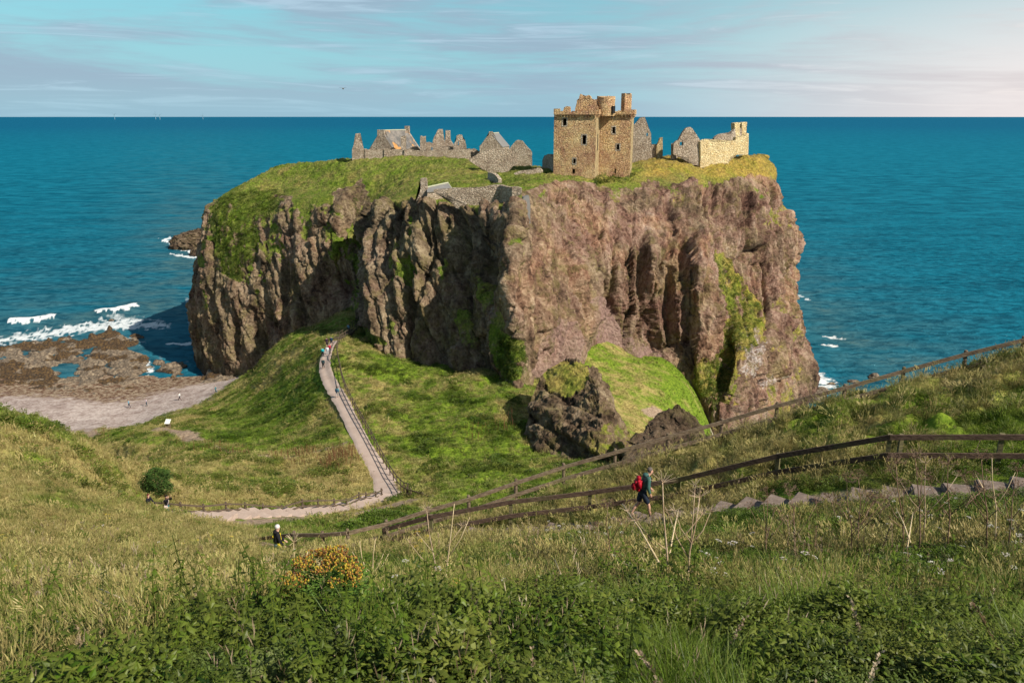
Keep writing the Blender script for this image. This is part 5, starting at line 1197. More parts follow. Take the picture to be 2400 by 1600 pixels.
def fern(nfr, h, L, w_, rs=random):
    """feathery divided leaves like cow parsley or yarrow"""
    mb = MB()
    for f in range(nfr):
        a = f*6.283/nfr+rs.gauss(0, 0.3); hh = h*rs.uniform(0.6, 1.1); ln = rs.uniform(0.5, 0.9)
        for k in range(3, 11):
            s = k/10; c_ = Vector((math.cos(a)*ln*hh*s, math.sin(a)*ln*hh*s, hh*(s-0.45*s*s))); w2 = L*(1.15-s)
            for sd in (-1, 1):
                dr = Vector((math.cos(a+sd*1.1), math.sin(a+sd*1.1), 0.15))
                for j in (0.35, 0.7, 1.0):
                    leaf(mb, c_+dr*w2*j*0.6, dr+Vector((rs.gauss(0, .4), rs.gauss(0, .4), rs.gauss(0, .3))), (0, 0, 1), w2*0.5, w2*0.24)
        mb.tube([(0, 0, 0), (math.cos(a)*ln*hh*.5, math.sin(a)*ln*hh*.5, hh*.38)], 0.003, 3)
    return mb
def nettle(h, L, rs=random):
    mb = MB(); lx, ly = rs.gauss(0, .12)*h, rs.gauss(0, .12)*h; n = int(h/0.055)
    mb.tube([(0, 0, 0), (lx*.4, ly*.4, h*.5), (lx, ly, h)], [0.006, 0.005, 0.003], 4)
    for k in range(2, n):
        s = k/n; c_ = (lx*s*s, ly*s*s, h*s); a0 = k*1.57+rs.gauss(0, .2); ll = L*(1.15-0.75*s)*min(1, s*4)
        for q_ in (0, math.pi): leaf(mb, c_, (math.cos(a0+q_), math.sin(a0+q_), rs.uniform(-0.5, 0.25)), (0, 0, 1), ll, ll*0.52)
    return mb
def stalk(h, rs=random, w_=0.02):
    mb = MB(); lx, ly = rs.gauss(0, .1)*h, rs.gauss(0, .1)*h; mb.tube([(0, 0, 0), (lx, ly, h)], [w_*.3, w_*.2], 3)
    for k in range(46):
        s = rs.uniform(0.35, 1.02); a = rs.uniform(0, 6.28); leaf(mb, (lx*s, ly*s, h*s), (math.cos(a), math.sin(a), 1.3), (0, 0, 1), 0.05*h, 0.035*h)
    return mb
HIDE = bpy.data.collections.new("plant shapes")          # holds shapes for the scatters; not in the scene
def coll(name, mbs, m):
    c_ = bpy.data.collections.new(name)
    for i, mb in enumerate(mbs):
        me = mb.mesh(name); me.materials.append(m if not isinstance(m, list) else m[0])
        if isinstance(m, list):
            me.materials.append(m[1]); k = mb.split
            me.polygons.foreach_set('material_index', [0 if q < k else 1 for q in range(len(me.polygons))])
        o = bpy.data.objects.new("%s_%02d" % (name, i), me); c_.objects.link(o)
    return c_
def scatter(name, label, pts, scl, tone, c_, nvar, tilt=0.12, seed=0, parent=None, sz=None):
    r2 = np.random.default_rng(seed+100); n = len(pts); me = bpy.data.meshes.new(name)
    me.vertices.add(n); me.vertices.foreach_set('co', np.asarray(pts, np.float32).ravel())
    addattr(me, 'scl', scl); addattr(me, 'tone', np.clip(tone, 0, 1))
    addattr(me, 'rot', np.stack([r2.normal(0, tilt, n), r2.normal(0, tilt, n), r2.uniform(0, 6.283, n)], 1), 'FLOAT_VECTOR')
    a = me.attributes.new('vi', 'INT', 'POINT'); a.data.foreach_set('value', r2.integers(0, nvar, n).astype(np.int32))
    o = link(name, me); tag(o, label, name.replace('_', ' ')); o["kind"] = "stuff"
    ng = bpy.data.node_groups.new(name, 'GeometryNodeTree'); ng.interface.new_socket('Geometry', in_out='INPUT', socket_type='NodeSocketGeometry'); ng.interface.new_socket('Geometry', in_out='OUTPUT', socket_type='NodeSocketGeometry')
    N = ng.nodes; K = ng.links; gi = N.new('NodeGroupInput'); go = N.new('NodeGroupOutput'); ip = N.new('GeometryNodeInstanceOnPoints'); ci = N.new('GeometryNodeCollectionInfo')
    ci.inputs[0].default_value = c_; ci.inputs[1].default_value = True; ci.inputs[2].default_value = True; ip.inputs['Pick Instance'].default_value = True
    K.new(gi.outputs[0], ip.inputs['Points']); K.new(ci.outputs[0], ip.inputs['Instance'])
    for nm, ty, sk in (('scl', 'FLOAT', 'Scale'), ('rot', 'FLOAT_VECTOR', 'Rotation'), ('vi', 'INT', 'Instance Index')):
        na = N.new('GeometryNodeInputNamedAttribute'); na.data_type = ty; na.inputs[0].default_value = nm; K.new(na.outputs[0], ip.inputs[sk])
    K.new(ip.outputs[0], go.inputs[0]); o.modifiers.new('scatter', 'NODES').node_group = ng
    return o
def clearance(x, y):
    d = np.minimum(dpoly(x, y, PATH)-0.95, dpoly(x, y, STEPS_FAR)-0.8)
    d = np.minimum(d, dpoly(x, y, DIRT)-0.9); d = np.minimum(d, dpoly(x, y, STAIR)-0.36); d = np.minimum(d, dpoly(x, y, SIDE)-1.0)
    return np.minimum(d, dpoly(x, y, BEACHP)-0.8)
def samples(d0, d1, n, seed, pxm=260, power=1.0):
    """ground points between two distances, denser close by"""
    r2 = np.random.default_rng(seed); u = r2.random(n*3); d = (d0**(2-power)+(d1**(2-power)-d0**(2-power))*u)**(1/(2-power))
    a = r2.uniform(R(-40-10*(pxm > 800)), R(40+10*(pxm > 800)), n*3); x = d*np.sin(a); y = d*np.cos(a); z = Hn(x, y); px, py = proj(x, y, z)
    ok = (px > -pxm) & (px < 2400+pxm) & (py < 2300) & (z > 4.6)
    ok &= clearance(x, y) > 0.0
    x, y, z = x[ok][:n], y[ok][:n], z[ok][:n]
    return x, y, z, dryness(x, y, z), clearance(x, y)
rs = random.Random(11)
C_gn = coll("near_grass", [tuft(30, 0.42, 0.11, 0.0075, 0.6, 4, rs) for _ in range(5)], m_grass)
C_gm = coll("mid_grass", [tuft(26, 0.42, 0.20, 0.017, 0.6, 3, rs) for _ in range(5)], m_grass)
C_gf = coll("far_grass", [tuft(22, 0.50, 0.42, 0.055, 0.55, 2, rs) for _ in range(4)], m_grass)
C_dn = coll("near_dry", [drytuft(16, 0.62, 0.10, 0.007, rs) for _ in range(4)], m_grass)
C_dm = coll("mid_dry", [drytuft(14, 0.55, 0.20, 0.016, rs) for _ in range(4)], m_grass)
C_df = coll("far_dry", [drytuft(9, 0.62, 0.42, 0.05, rs) for _ in range(3)], m_grass)
C_wn = coll("near_weed", [weed(190, 0.30, 0.17, 0.036, 0.017, rs) for _ in range(4)]+[fern(9, 0.36, 0.075, 0.02, rs) for _ in range(3)], m_leaf)
C_wm = coll("mid_weed", [weed(140, 0.34, 0.28, 0.055, 0.028, rs) for _ in range(4)], m_leaf)
C_wf = coll("far_weed", [weed(60, 0.55, 0.60, 0.20, 0.12, rs) for _ in range(4)], m_leaf)
C_ne = coll("nettle", [nettle(rs.uniform(0.45, 0.75), 0.12, rs) for _ in range(5)], m_leaf)
C_pw = coll("pale_weed", [fern(8, 0.34, 0.10, 0.02, rs) for _ in range(3)], m_leafp)
C_dk = coll("dock", [stalk(0.8, rs, 0.03) for _ in range(4)], m_dock)
C_ds = coll("dead_stalk", [stalk(0.6, rs, 0.02) for _ in range(2)]+[drytuft(5, 0.7, 0.05, 0.009, rs) for _ in range(2)], m_dead)
def flower(mf, rs):
    mb = MB(); h = rs.uniform(0.35, 0.5); mb.tube([(0, 0, 0), (0.02, 0, h)], 0.003, 3); mb.split = len(mb.f)
    for _ in range(26):
        a = rs.uniform(0, 6.28); r_ = 0.035*math.sqrt(rs.random()); leaf(mb, (r_*math.cos(a)+.02, r_*math.sin(a), h+0.012*math.cos(r_*30)), (math.cos(a), math.sin(a), .3), (0, 0, 1), 0.014, 0.012)
    return mb
C_nd = coll('near_dead', [stalk(0.36, rs, 0.006) for _ in range(2)]+[drytuft(3, 0.42, 0.04, 0.0028, rs) for _ in range(3)], m_dead)
C_fl = coll("umbel", [flower(None, rs) for _ in range(3)], [m_leaf, m_petal])
C_fy = coll("yellow_flower", [flower(None, rs) for _ in range(3)], [m_leaf, m_yellow])
def fluff(rs):
    mb = MB(); h = rs.uniform(0.4, 0.6); mb.tube([(0, 0, 0), (0.03, 0, h)], 0.004, 3); mb.split = len(mb.f)
    for _ in range(60):
        v = Vector((rs.gauss(0, 1), rs.gauss(0, 1), rs.gauss(0.2, 1))).normalized(); leaf(mb, Vector((.03, 0, h+.015))+v*0.004, v, v.orthogonal(), 0.028, 0.008)
    return mb
C_th = coll("thistle_fluff", [fluff(rs) for _ in range(3)], [m_dead, m_fluff])

# -- near meadow
x, y, z, dr, cl_ = samples(1.6, 10.5, 27000, 1, power=1.2, pxm=900)
w1 = fbm(x/1.6, y/1.6, 3, 3); px, py = proj(x, y, z)
leftdark = inpoly(px, py, [(-300,1340),(300,1330),(560,1250),(900,1330),(800,1700),(-300,1700)])
wd_ = (w1+0.30*leftdark+0.25*fbm(x/5,y/5,8,2) > -0.28); g_ = ~wd_
S = np.random.default_rng(5)
scatter("meadow_grass", "long mixed grass on the near slope below the viewpoint", np.stack([x, y, z], 1)[g_], S.uniform(0.45, 1.0, g_.sum())*np.clip(0.95+0.7*fbm(x[g_]/0.8, y[g_]/0.8, 62, 2), 0.45, 1.5), dr[g_]*0.75-0.15+S.normal(0, .2, g_.sum()), C_gn, 5, 0.25, 1)
wsel = wd_ & (S.random(len(x)) < 0.9)
scatter("leafy_weeds", "low leafy and feathery weeds crowding the near slope", np.stack([x, y, z], 1)[wsel], S.uniform(0.5, 1.05, wsel.sum())*np.clip(0.95+0.9*fbm(x[wsel]/0.75, y[wsel]/0.75, 61, 2), 0.45, 1.7), S.uniform(0, 0.7, wsel.sum()), C_wn, 7, 0.3, 2)
sel = (fbm(x/2.2, y/2.2, 12, 3) > 0.28-0.55*leftdark*0.5) & (S.random(len(x)) < 0.20)
scatter("nettles", "dark upright nettle stems among the near weeds", np.stack([x, y, z], 1)[sel], S.uniform(0.55, 1.1, sel.sum())*np.clip(0.35+y[sel]/8, 0.5, 1.15), S.uniform(0, .5, sel.sum()), C_ne, 5, 0.2, 3)
sel = (w1 > -0.1) & (fbm(x/1.2, y/1.2, 32, 2) > 0.2) & (S.random(len(x)) < 0.25)
scatter("pale_ferny_weeds", "pale feathery leaves low in the near grass", np.stack([x, y, z], 1)[sel], S.uniform(0.6, 1.1, sel.sum()), S.uniform(0, .6, sel.sum()), C_pw, 3, 0.3, 4)
sel = (dr+0.25*w1 > 0.30) & (S.random(len(x)) < 0.17)
scatter("dry_grass", "straw coloured seeding grass on the near slope", np.stack([x, y, z], 1)[sel], S.uniform(0.45, 0.9, sel.sum()), 0.55+S.normal(0.15, .2, sel.sum()), C_dn, 4, 0.3, 5)
sel = (S.random(len(x)) < 0.022)
scatter('brown_stalks', 'fine brown dead stalks among the near weeds', np.stack([x, y, z], 1)[sel], S.uniform(0.6, 1.3, sel.sum()), S.uniform(0, 1, sel.sum()), C_nd, 5, 0.35, 19)
# -- middle slope
x, y, z, dr, cl_ = samples(10.0, 47, 40000, 6, power=1.15)
w1 = fbm(x/3.2, y/3.2, 3, 3); px, py = proj(x, y, z)
below = (px > 1280) & (y < 24.5+0*x) & (y > 15)
wd_ = (w1+0.25*(y < 21)+0.25*(below & (dpoly(x, y, STAIR) < 2.4))+0.2*((px > 600) & (y < 21)) > 0.15); g_ = ~wd_
scatter("slope_grass", "grass covering the middle of the hillside and the bank between the fences", np.stack([x, y, z], 1)[g_], S.uniform(0.4, 1.0, g_.sum())*np.clip(cl_[g_]*0.7+0.3, 0.3, 1)*np.clip(0.95+0.7*fbm(x[g_]/1.3, y[g_]/1.1, 31, 2), 0.4, 1.5), dr[g_]*1.05-0.08+S.normal(0, .2, g_.sum()), C_gm, 5, 0.3, 6)
wsel = wd_ & (S.random(len(x)) < 0.8)
scatter("slope_weeds", "leafy weeds in clumps on the middle of the hillside", np.stack([x, y, z], 1)[wsel], S.uniform(0.4, 1.0, wsel.sum())*np.clip(cl_[wsel]*0.7+0.3, 0.3, 1), S.uniform(0, 1, wsel.sum())*dr[wsel], C_wm, 4, 0.3, 7)
sel = (dr+0.2*w1 > 0.42) & (S.random(len(x)) < 0.33) & (cl_ > 0.25)
scatter("dry_slope_grass", "bleached seeding grass on the middle of the hillside", np.stack([x, y, z], 1)[sel], S.uniform(0.6, 1.15, sel.sum()), 0.55+S.normal(0.2, .2, sel.sum()), C_dm, 4, 0.35, 8)
sel0 = sel; sel = (fbm(x/2, y/2, 22, 2) > 0.25) & (S.random(len(x)) < 0.07) & (cl_ > 0.3) & (y < 26)
scatter("dead_stalks", "thin brown dead stalks standing in the slope grass", np.stack([x, y, z], 1)[sel], S.uniform(0.6, 1.3, sel.sum()), S.uniform(0, 1, sel.sum()), C_ds, 4, 0.2, 9)
# -- neck and meadow
x, y, z, dr, cl_ = samples(44, 176, 66000, 10, pxm=120, power=0.65)
px, py = proj(x, y, z); grav = inpoly(px, py, [(1495,952),(1535,945),(1600,985),(1550,992),(1515,978)]) & (y > 95)
lawn = inpoly(px, py, [(1350,760),(1700,760),(1700,1020),(1420,1060)]) & (y > 96)
ok = (cl_ > 0.15) & ~grav & (HBVH is not None)
w1 = fbm(x/6, y/6, 3, 3); short = np.where(lawn, 0.75, 1.0)
g_ = ok & (w1 < 0.25)
scatter("valley_grass", "grass of the neck of land and meadow below the cliffs", np.stack([x, y, z-0.06], 1)[g_], S.uniform(0.45, 0.95, g_.sum())*short[g_]*np.clip(0.4+cl_[g_]*.5, .4, 1), dr[g_]*0.95+S.normal(0, .13, g_.sum()), C_gf, 4, 0.25, 10)
wsel = ok & ((w1 >= 0.25) | (S.random(len(x)) < 0.06)) & ~lawn
scatter("valley_weeds", "darker leafy growth in patches on the neck of land", np.stack([x, y, z], 1)[wsel], S.uniform(0.4, 0.95, wsel.sum())*np.clip(0.4+cl_[wsel]*.5, .4, 1), S.uniform(0, 1, wsel.sum())*dr[wsel]*1.5, C_wf, 4, 0.2, 11)
sel = ok & (dr > 0.55) & (S.random(len(x)) < 0.35) & ~lawn
scatter("dry_valley_grass", "tall straw coloured grass in the meadow by the zigzag steps", np.stack([x, y, z], 1)[sel], S.uniform(0.5, 1.0, sel.sum()), 0.6+S.normal(0.2, .2, sel.sum()), C_df, 3, 0.25, 12)
# red-brown dock beds
def bed(poly_, Y0, n, seed):
    r2 = np.random.default_rng(seed); pl = np.array(poly_, float); out = []
    a = r2.uniform(pl[:, 0].min(), pl[:, 0].max(), n*3); b_ = r2.uniform(pl[:, 1].min(), pl[:, 1].max(), n*3); ok = inpoly(a, b_, poly_)
    for u_, v_ in list(zip(a[ok], b_[ok]))[:n]:
        lo, hi = Y0
        for _ in range(18):
            mid = (lo+hi)/2; q = P(u_, v_, mid)
            if q[2] > float(Hs(q[0], q[1])): lo = mid
            else: hi = mid
        out.append(P(u_, v_, lo))
    return np.array(out)
beds = [bed([(745,1100),(770,1075),(800,1060),(838,1062),(845,1090),(800,1105),(770,1112)], (68, 110), 150, 1), bed([(640,1080),(700,1060),(760,1068),(740,1085),(680,1090)], (68, 120), 70, 2),
        bed([(395,1045),(470,1040),(600,1065),(590,1075),(450,1062)], (70, 125), 50, 3), bed([(220,1018),(260,1012),(255,1030),(225,1032)], (70, 140), 20, 4), bed([(1060,1010),(1200,975),(1210,1010),(1110,1040)], (70, 120), 60, 5)]
pb = np.vstack(beds); pb[:, 2] = Hn(pb[:, 0], pb[:, 1])
scatter("dock_stalks", "rusty red-brown seeding dock beside the gravel path and in the meadow", pb, S.uniform(0.9, 1.7, len(pb)), S.uniform(0, 1, len(pb)), C_dk, 4, 0.12, 13)
# white and yellow flowers, thistle fluff in the near slope
def spots(boxes, seed):
    r2 = np.random.default_rng(seed); out = []
    for (x0, y0, x1, y1, n, Yr) in boxes:
        b_ = bed([(x0, y0), (x1, y0), (x1, y1), (x0, y1)], Yr, n, int(r2.integers(1e6)))
        out.append(b_)
    q = np.vstack(out); q[:, 2] = Hn(q[:, 0], q[:, 1]); return q
q = spots([(1280,1235,1480,1300,26,(7,28)),(1600,1330,1900,1440,26,(7,24)),(2080,1300,2260,1420,12,(7,24)),(2330,1240,2440,1400,26,(7,24)),(1400,1330,1480,1380,4,(7,20)),(200,1220,900,1340,14,(7,40)),(700,1330,1300,1480,8,(7,20)),(1950,1180,2400,1290,22,(7,26))], 3)
scatter("white_umbels", "small white and pinkish flower heads dotted through the near grass", q, S.uniform(0.7, 1.3, len(q)), S.uniform(0, 1, len(q)), C_fl, 3, 0.25, 14)
q = spots([(0,1290,40,1360,10,(7,30)),(380,1290,560,1320,7,(7,34)),(960,1285,1000,1330,9,(7,30)),(120,1150,420,1300,10,(10,45)),(1040,1440,1100,1520,2,(7,18))], 5)
scatter("yellow_flowers", "yellow ragwort flowers scattered in the near slope", q, S.uniform(0.8, 1.5, len(q)), S.uniform(0, 1, len(q)), C_fy, 3, 0.2, 15)
q = spots([(0,1450,140,1560,3,(7,18)),(330,1440,500,1560,3,(7,18)),(860,1380,960,1440,2,(7,18)),(200,1240,300,1290,16,(10,36)),(2140,1240,2230,1290,6,(7,24)),(1940,1280,2060,1320,3,(7,24))], 8)
scatter("thistle_heads", "pale brown fluffy thistle seed heads in the near weeds", q, S.uniform(0.8, 1.2, len(q)), S.uniform(0, 1, len(q)), C_th, 3, 0.2, 16)
# leafy growth low on the cliff faces
def cliffpts(poly_, n, seed):
    r2 = np.random.default_rng(seed); m_ = (inpoly(HPX+10*fbm(HG[..., 0]/3, HG[..., 2]/3, 0, 3), HPY+8*fbm(HG[..., 0]/3, HG[..., 2]/3, 9, 3), poly_) & (HV > 1) & (HV < 6.5)).ravel(); ii = np.flatnonzero(m_)
    return HG.reshape(-1, 3)[r2.choice(ii, min(n, len(ii)), replace=False)]
q = np.vstack([cliffpts([(500,470),(570,450),(650,440),(665,475),(610,520),(600,600),(560,660),(520,640),(500,560)], 1500, 1), cliffpts([(830,470),(890,480),(860,560),(845,700),(820,700)], 350, 2), cliffpts([(1640,880),(1690,760),(1735,750),(1710,880),(1680,970),(1640,960)], 500, 3),
               cliffpts([(1170,780),(1215,800),(1215,880),(1180,900)], 200, 4), cliffpts([(1400,400),(1480,400),(1480,430),(1400,440)], 120, 5), cliffpts([(1655,600),(1700,610),(1790,740),(1740,850),(1700,700)], 350, 6)])
scatter("cliff_shrubs", "dark green ivy and leafy growth clinging to the cliff faces", q, S.uniform(0.5, 1.1, len(q)), S.uniform(-0.2, 0.8, len(q)), C_wf, 4, 0.6, 21)
# grass on the headland
gsel = (HGR > 0.55) & (HG[..., 2] > 6) & (HV < 7.2) & (HG[..., 1] < 232)
idx = np.flatnonzero(gsel.ravel()); hn = np.cross(np.gradient(HG, axis=0), np.gradient(HG, axis=1)).reshape(-1, 3)
r2 = np.random.default_rng(77); area = np.linalg.norm(hn, axis=1)[idx]; k = r2.choice(len(idx), 46000, p=area/area.sum()); hp = HG.reshape(-1, 3)[idx[k]]
hd = 0.50+0.75*fbm(hp[:, 0]/9, hp[:, 1]/9, hp[:, 2]/9, 3)+0.42*HGOLD.ravel()[idx[k]]
steep = np.abs(hn[idx[k], 2])/np.maximum(np.linalg.norm(hn[idx[k]], axis=1), 1e-9)
scatter("cliff_grass", "grass on the top and ledges of the headland", hp-np.array([0, 0, 0.05]), S.uniform(0.3, 0.65, len(hp))*(0.5+0.5*steep), hd+S.normal(0, .13, len(hp)), C_gf, 4, 0.3, 17)
# ------------------------------------------------------------------ single plants
def ground_at(px, Y, py0=1300):
    """ground point in a photo column at a distance"""
    x = (px-1200)/FPX*Y*1.1
    for _ in range(12):
        z = float(Hn(np.array([x]), np.array([Y]))[0]); qx, qy = proj(np.array([x]), np.array([float(Y)]), np.array([z])); x += (px-qx[0])/FPX*Y
    return np.array([x, Y, z])
def hogweed(px_top, py_top, Y, lean_px, label, kind=0, seed=0, m=None, head=True, branches=3):
    """dry umbel plant: main stem, forked branches with spoked heads"""
    rs = random.Random(seed*7+1); top = P(px_top, py_top, Y); b_ = ground_at(px_top+lean_px, Y)
    h = top[2]-b_[2]; base = empty("dead_hogweed", tuple(map(float, b_)), label, "dead plant", "dead hogweed stems on the near slope")
    tp = Vector(top-b_); fork = tp*(0.42+0.1*rs.random()); fork.x *= 0.7
    r0 = 0.0055+0.004*h; m = m or m_deads
    mb = MB(); mb.tube([(0, 0, -0.1), fork*0.5+Vector((rs.gauss(0, .01), 0, 0)), fork, tp*0.75+Vector((rs.gauss(0, .02), 0, 0)), tp], [r0, r0*.9, r0*.8, r0*.55, r0*.4], 7); mb.build('stem', m, base, True)
    ends = [(tp, r0*0.4, 1.0)]
    for k in range(branches):
        a = rs.uniform(0, 6.28) if k > 1 else (math.pi*k+rs.gauss(0, .4)); ln = h*rs.uniform(0.32, 0.55); st = fork*rs.uniform(0.75, 1.15)
        e = st+Vector((math.cos(a)*ln*0.62, math.sin(a)*ln*0.3, ln*rs.uniform(0.6, 0.95)))
        mb = MB(); mb.tube([st, (st+e)*0.5+Vector((math.cos(a)*0.03, 0, -0.02)), e], [r0*.55, r0*.42, r0*.25], 6); mb.build('branch', m, base, True); ends.append((e, r0*.22, 0.7))
    for e, rr_, s_ in ends:
        if not head: break
        mb = MB(); n = 16 if s_ == 1 else 10; R_h = 0.115*s_*(0.7+h*0.3)
        for k in range(n):
            a = 6.283*k/n+rs.gauss(0, .15); el_ = rs.uniform(0.15, 1.1); v = Vector((math.cos(a)*math.cos(el_), math.sin(a)*math.cos(el_), math.sin(el_)))
            mb.tube([e, e+v*R_h], [0.0028, 0.0018], 3)
            if kind != 2:
                for _ in range(6):
                    w_ = Vector((rs.gauss(0, 1), rs.gauss(0, 1), rs.gauss(.6, 1))).normalized(); mb.tube([e+v*R_h, e+v*R_h+w_*0.026*s_], 0.0014, 3)
                    if kind == 1: mb.ell(e+v*R_h+w_*0.026*s_, (0.005, 0.005, 0.004), 5, 3)
        mb.build('seed_head', m, base)
    return base
def plainmat(name, c1, c2, rough=0.85, scale=8, spec=0.2):
    m, t, b = mat(name); t.set(b.inputs['Base Color'], t.mix(t.smooth(t.noise(objc(t), scale, 4, 0.6), 0.35, 0.65), c1, c2)); b.inputs['Roughness'].default_value = rough; b.inputs['Specular IOR Level'].default_value = spec; return m
m_deads = plainmat("dry pale stem", (0.36, 0.24, 0.15), (0.55, 0.42, 0.30)); m_deadb = plainmat("dry brown stem", (0.14, 0.075, 0.045), (0.30, 0.20, 0.14)); m_straw = plainmat("straw stem", (0.50, 0.38, 0.22), (0.66, 0.53, 0.34))
hogweed(1553, 1130, 6.6, 12, "tallest bare pale stalk with a ragged head, just right of the hiker", 2, 1, m_deads)
hogweed(1640, 1165, 6.9, -40, "forked pale stalk, second to the right of the hiker", 2, 2, m_deads, branches=4)
for i, (a, b_, Y, l, lab, mm) in enumerate([
    (2100, 1085, 11, 18, "brown dead umbel plant, leftmost of the tall cluster below the fence corner", m_deadb),
    (2145, 1072, 11.3, 8, "densest brown dead umbel stem with spoked heads, tallest of its cluster below the fence corner", m_deadb),
    (2170, 1085, 12, -8, "thin dead umbel stem close behind the densest one", m_deads),
    (2222, 1088, 11.5, 0, "dead umbel stem carrying round mossy-green seed clusters", m_deadb),
    (2300, 1075, 10.8, 12, "dead umbel with a large russet seed head below the right fence post", m_deadb),
    (2325, 1070, 11.2, 6, "straight bleached stick leaning beside the russet seed head", m_straw),
    (2385, 1105, 10.6, -28, "dark leaning dead umbel at the right edge above the stone steps", m_deadb),
    (2012, 1120, 11.6, -5, "slender dead umbel left of the widest stone step", m_deadb),
    (1985, 1128, 11.8, 12, "low dead umbel, left neighbour of the slender one by the steps", m_deadb),
    (1850, 1150, 12.5, 14, "small dead umbel in front of the middle stone steps", m_deadb),
    (1800, 1160, 12.5, -10, "thin dead umbel above the dry grass left of the middle stone steps", m_deadb),
    (1425, 1185, 12.5, 4, "short dark umbel just left of the hiker's feet", m_deadb),
    (1065, 1180, 9.5, -20, "straight pale stick crossing the near fence, right of the forked dry plant", m_straw),
    (1000, 1195, 9.8, 28, "forked dry plant with radiating spokes in front of the fence meeting", m_deads),
    (880, 1262, 8.8, -8, "pale forked stick above the right shoulder of the orange bush", m_straw),
    (843, 1268, 8.8, 30, "pale slanting stick behind the orange bush", m_straw),
    (688, 1270, 7.6, 8, "pale umbel with wide starry spokes beside the woman in the white hat", m_straw),
    (722, 1290, 7.4, -8, "short pale leaning stick between the starry umbel and the orange bush", m_straw)]):
    hogweed(a, b_, Y, l, lab, 1 if mm is m_deadb else 2, 10+i, mm, head=(mm is not m_straw or i == 16), branches=(4 if mm is m_deadb else 2))
# fallen and leaning straw sticks
for i, (p0, p1, lab) in enumerate([
    ((1458,1180,7.2), (1545,1310,6.2), "long straw stick leaning across the view below the hiker"),
    ((1590,1195,7.2), (1570,1290,6.6), "pale stick leaning against the tallest stalk"),
    ((232,1378,5.6), (330,1430,5.2), "long pale stick lying in the weeds at left, upper one"),
    ((225,1405,5.4), (275,1440,5.1), "short pale stick lying under the long one at left"),
    ((1300,1310,7.0), (1330,1390,5.9), "thin pale stick leaning in the middle of the near grass"),
    ((2100,1190,9.5), (2135,1265,8.4), "thin straw stick leaning below the tall dead umbel cluster"),
    ((2140,1200,9.5), (2128,1275,8.4), "whitish stick propped against the tall dead umbel cluster"),
    ((2030,1480,3.6), (2110,1590,3.2), "blurred pale stick slanting near the bottom right corner"),
    ((1335,1560,3.3), (1400,1590,3.1), "short blurred pale stick at the bottom of the frame")]):
    a = P(*p0); b_ = P(*p1); e = MB(); o_ = Vector(b_); e.tube([Vector((0, 0, -0.03)), (Vector(a)-o_)*0.5+Vector((0, 0, .015)), Vector(a)-o_], [0.008, 0.007, 0.004], 6)
    o = e.build("dry_stick", m_straw, None, True); o.location = o_; tag(o, lab, "stick", "dry straw sticks in the near weeds")

mb = MB(); q_ = P(2114, 1017, 21.6); mb.box((0, 0, -0.75), (0.11, 0.11, 1.5)); o = mb.build('fence_post', m_green); o.location = q_; tag(o, 'extra mossy post standing just right of the bend in the near fence', 'post')
# ragwort bush
rb = ground_at(772, 4.6); rb[2] += 0.0; top = P(772, 1288, 4.6); rb_o = empty("ragwort_bush", tuple(map(float, rb)), "rounded ragwort bush covered in orange and yellow seed heads", "bush")
hh = float(top[2]-rb[2]); rs = random.Random(4)
m_ora = bpy.data.materials.new("seed head orange"); m_ora.use_nodes = True; t = NT(m_ora.node_tree); b = m_ora.node_tree.nodes['Principled BSDF']
gm_ = t.new('ShaderNodeNewGeometry'); t.set(b.inputs['Base Color'], t.ramp(gm_.outputs['Random Per Island'], [(0.0, (0.07, 0.028, 0.012)), (0.3, (0.22, 0.085, 0.018)), (0.55, (0.40, 0.20, 0.025)), (0.8, (0.50, 0.36, 0.03)), (1.0, (0.22, 0.27, 0.04))])); b.inputs['Roughness'].default_value = 0.8
stm = MB(); hd = MB(); gl_ = MB()
print('ragwort', hh)
clu = []
for k in range(30):
    a = rs.uniform(0, 6.283); r_ = 0.23*math.sqrt(rs.random()); clu.append((r_*math.cos(a), r_*math.sin(a)*0.9, hh*(0.52+0.46*math.sqrt(max(0, 1-(r_/0.27)**2)))-abs(rs.gauss(0, 0.05)), rs.uniform(0.035, 0.075)))
for k in range(9): clu.append((-rs.uniform(0.12, 0.27), rs.uniform(-0.12, 0.1), hh*rs.uniform(0.28, 0.6), rs.uniform(0.03, 0.06)))
for (cx_, cy_, cz_, cr) in clu:
    stm.tube([(cx_*.3, cy_*.3, 0), (cx_*.7, cy_*.7, cz_*.6), (cx_, cy_, cz_-0.03)], [0.004, 0.003, 0.002], 4)
    for i in range(int(42*(cr/0.055)**2)):
        a = rs.uniform(0, 6.283); r_ = cr*math.sqrt(rs.random()); c_ = Vector((cx_+r_*math.cos(a), cy_+r_*math.sin(a), cz_+0.35*(cr-r_)*1.2+rs.gauss(0, .007)))
        hd.ell(c_, (0.0056, 0.0056, 0.008), 5, 3)
        if i % 3 == 0: stm.tube([(cx_, cy_, cz_-0.03), c_], [0.0014, 0.001], 3)
for i in range(2600):
    a = rs.uniform(0, 6.283); r_ = 0.20*math.sqrt(rs.random())+0.02; z_ = rs.uniform(0.05, 0.72)*hh; leaf(gl_, (r_*math.cos(a)+0.05, r_*math.sin(a), z_), (math.cos(a+rs.gauss(0, .6)), math.sin(a+rs.gauss(0, .6)), rs.uniform(-.1, .8)), (0, 0, 1), rs.uniform(0.03, 0.06), 0.016)
m_lf = plainmat("ragwort leaves", (0.055, 0.115, 0.018), (0.12, 0.21, 0.03)); gl_.build('foliage', m_lf, rb_o); stm.build('stems', m_lf, rb_o); hd.build('seed_heads', m_ora, rb_o)
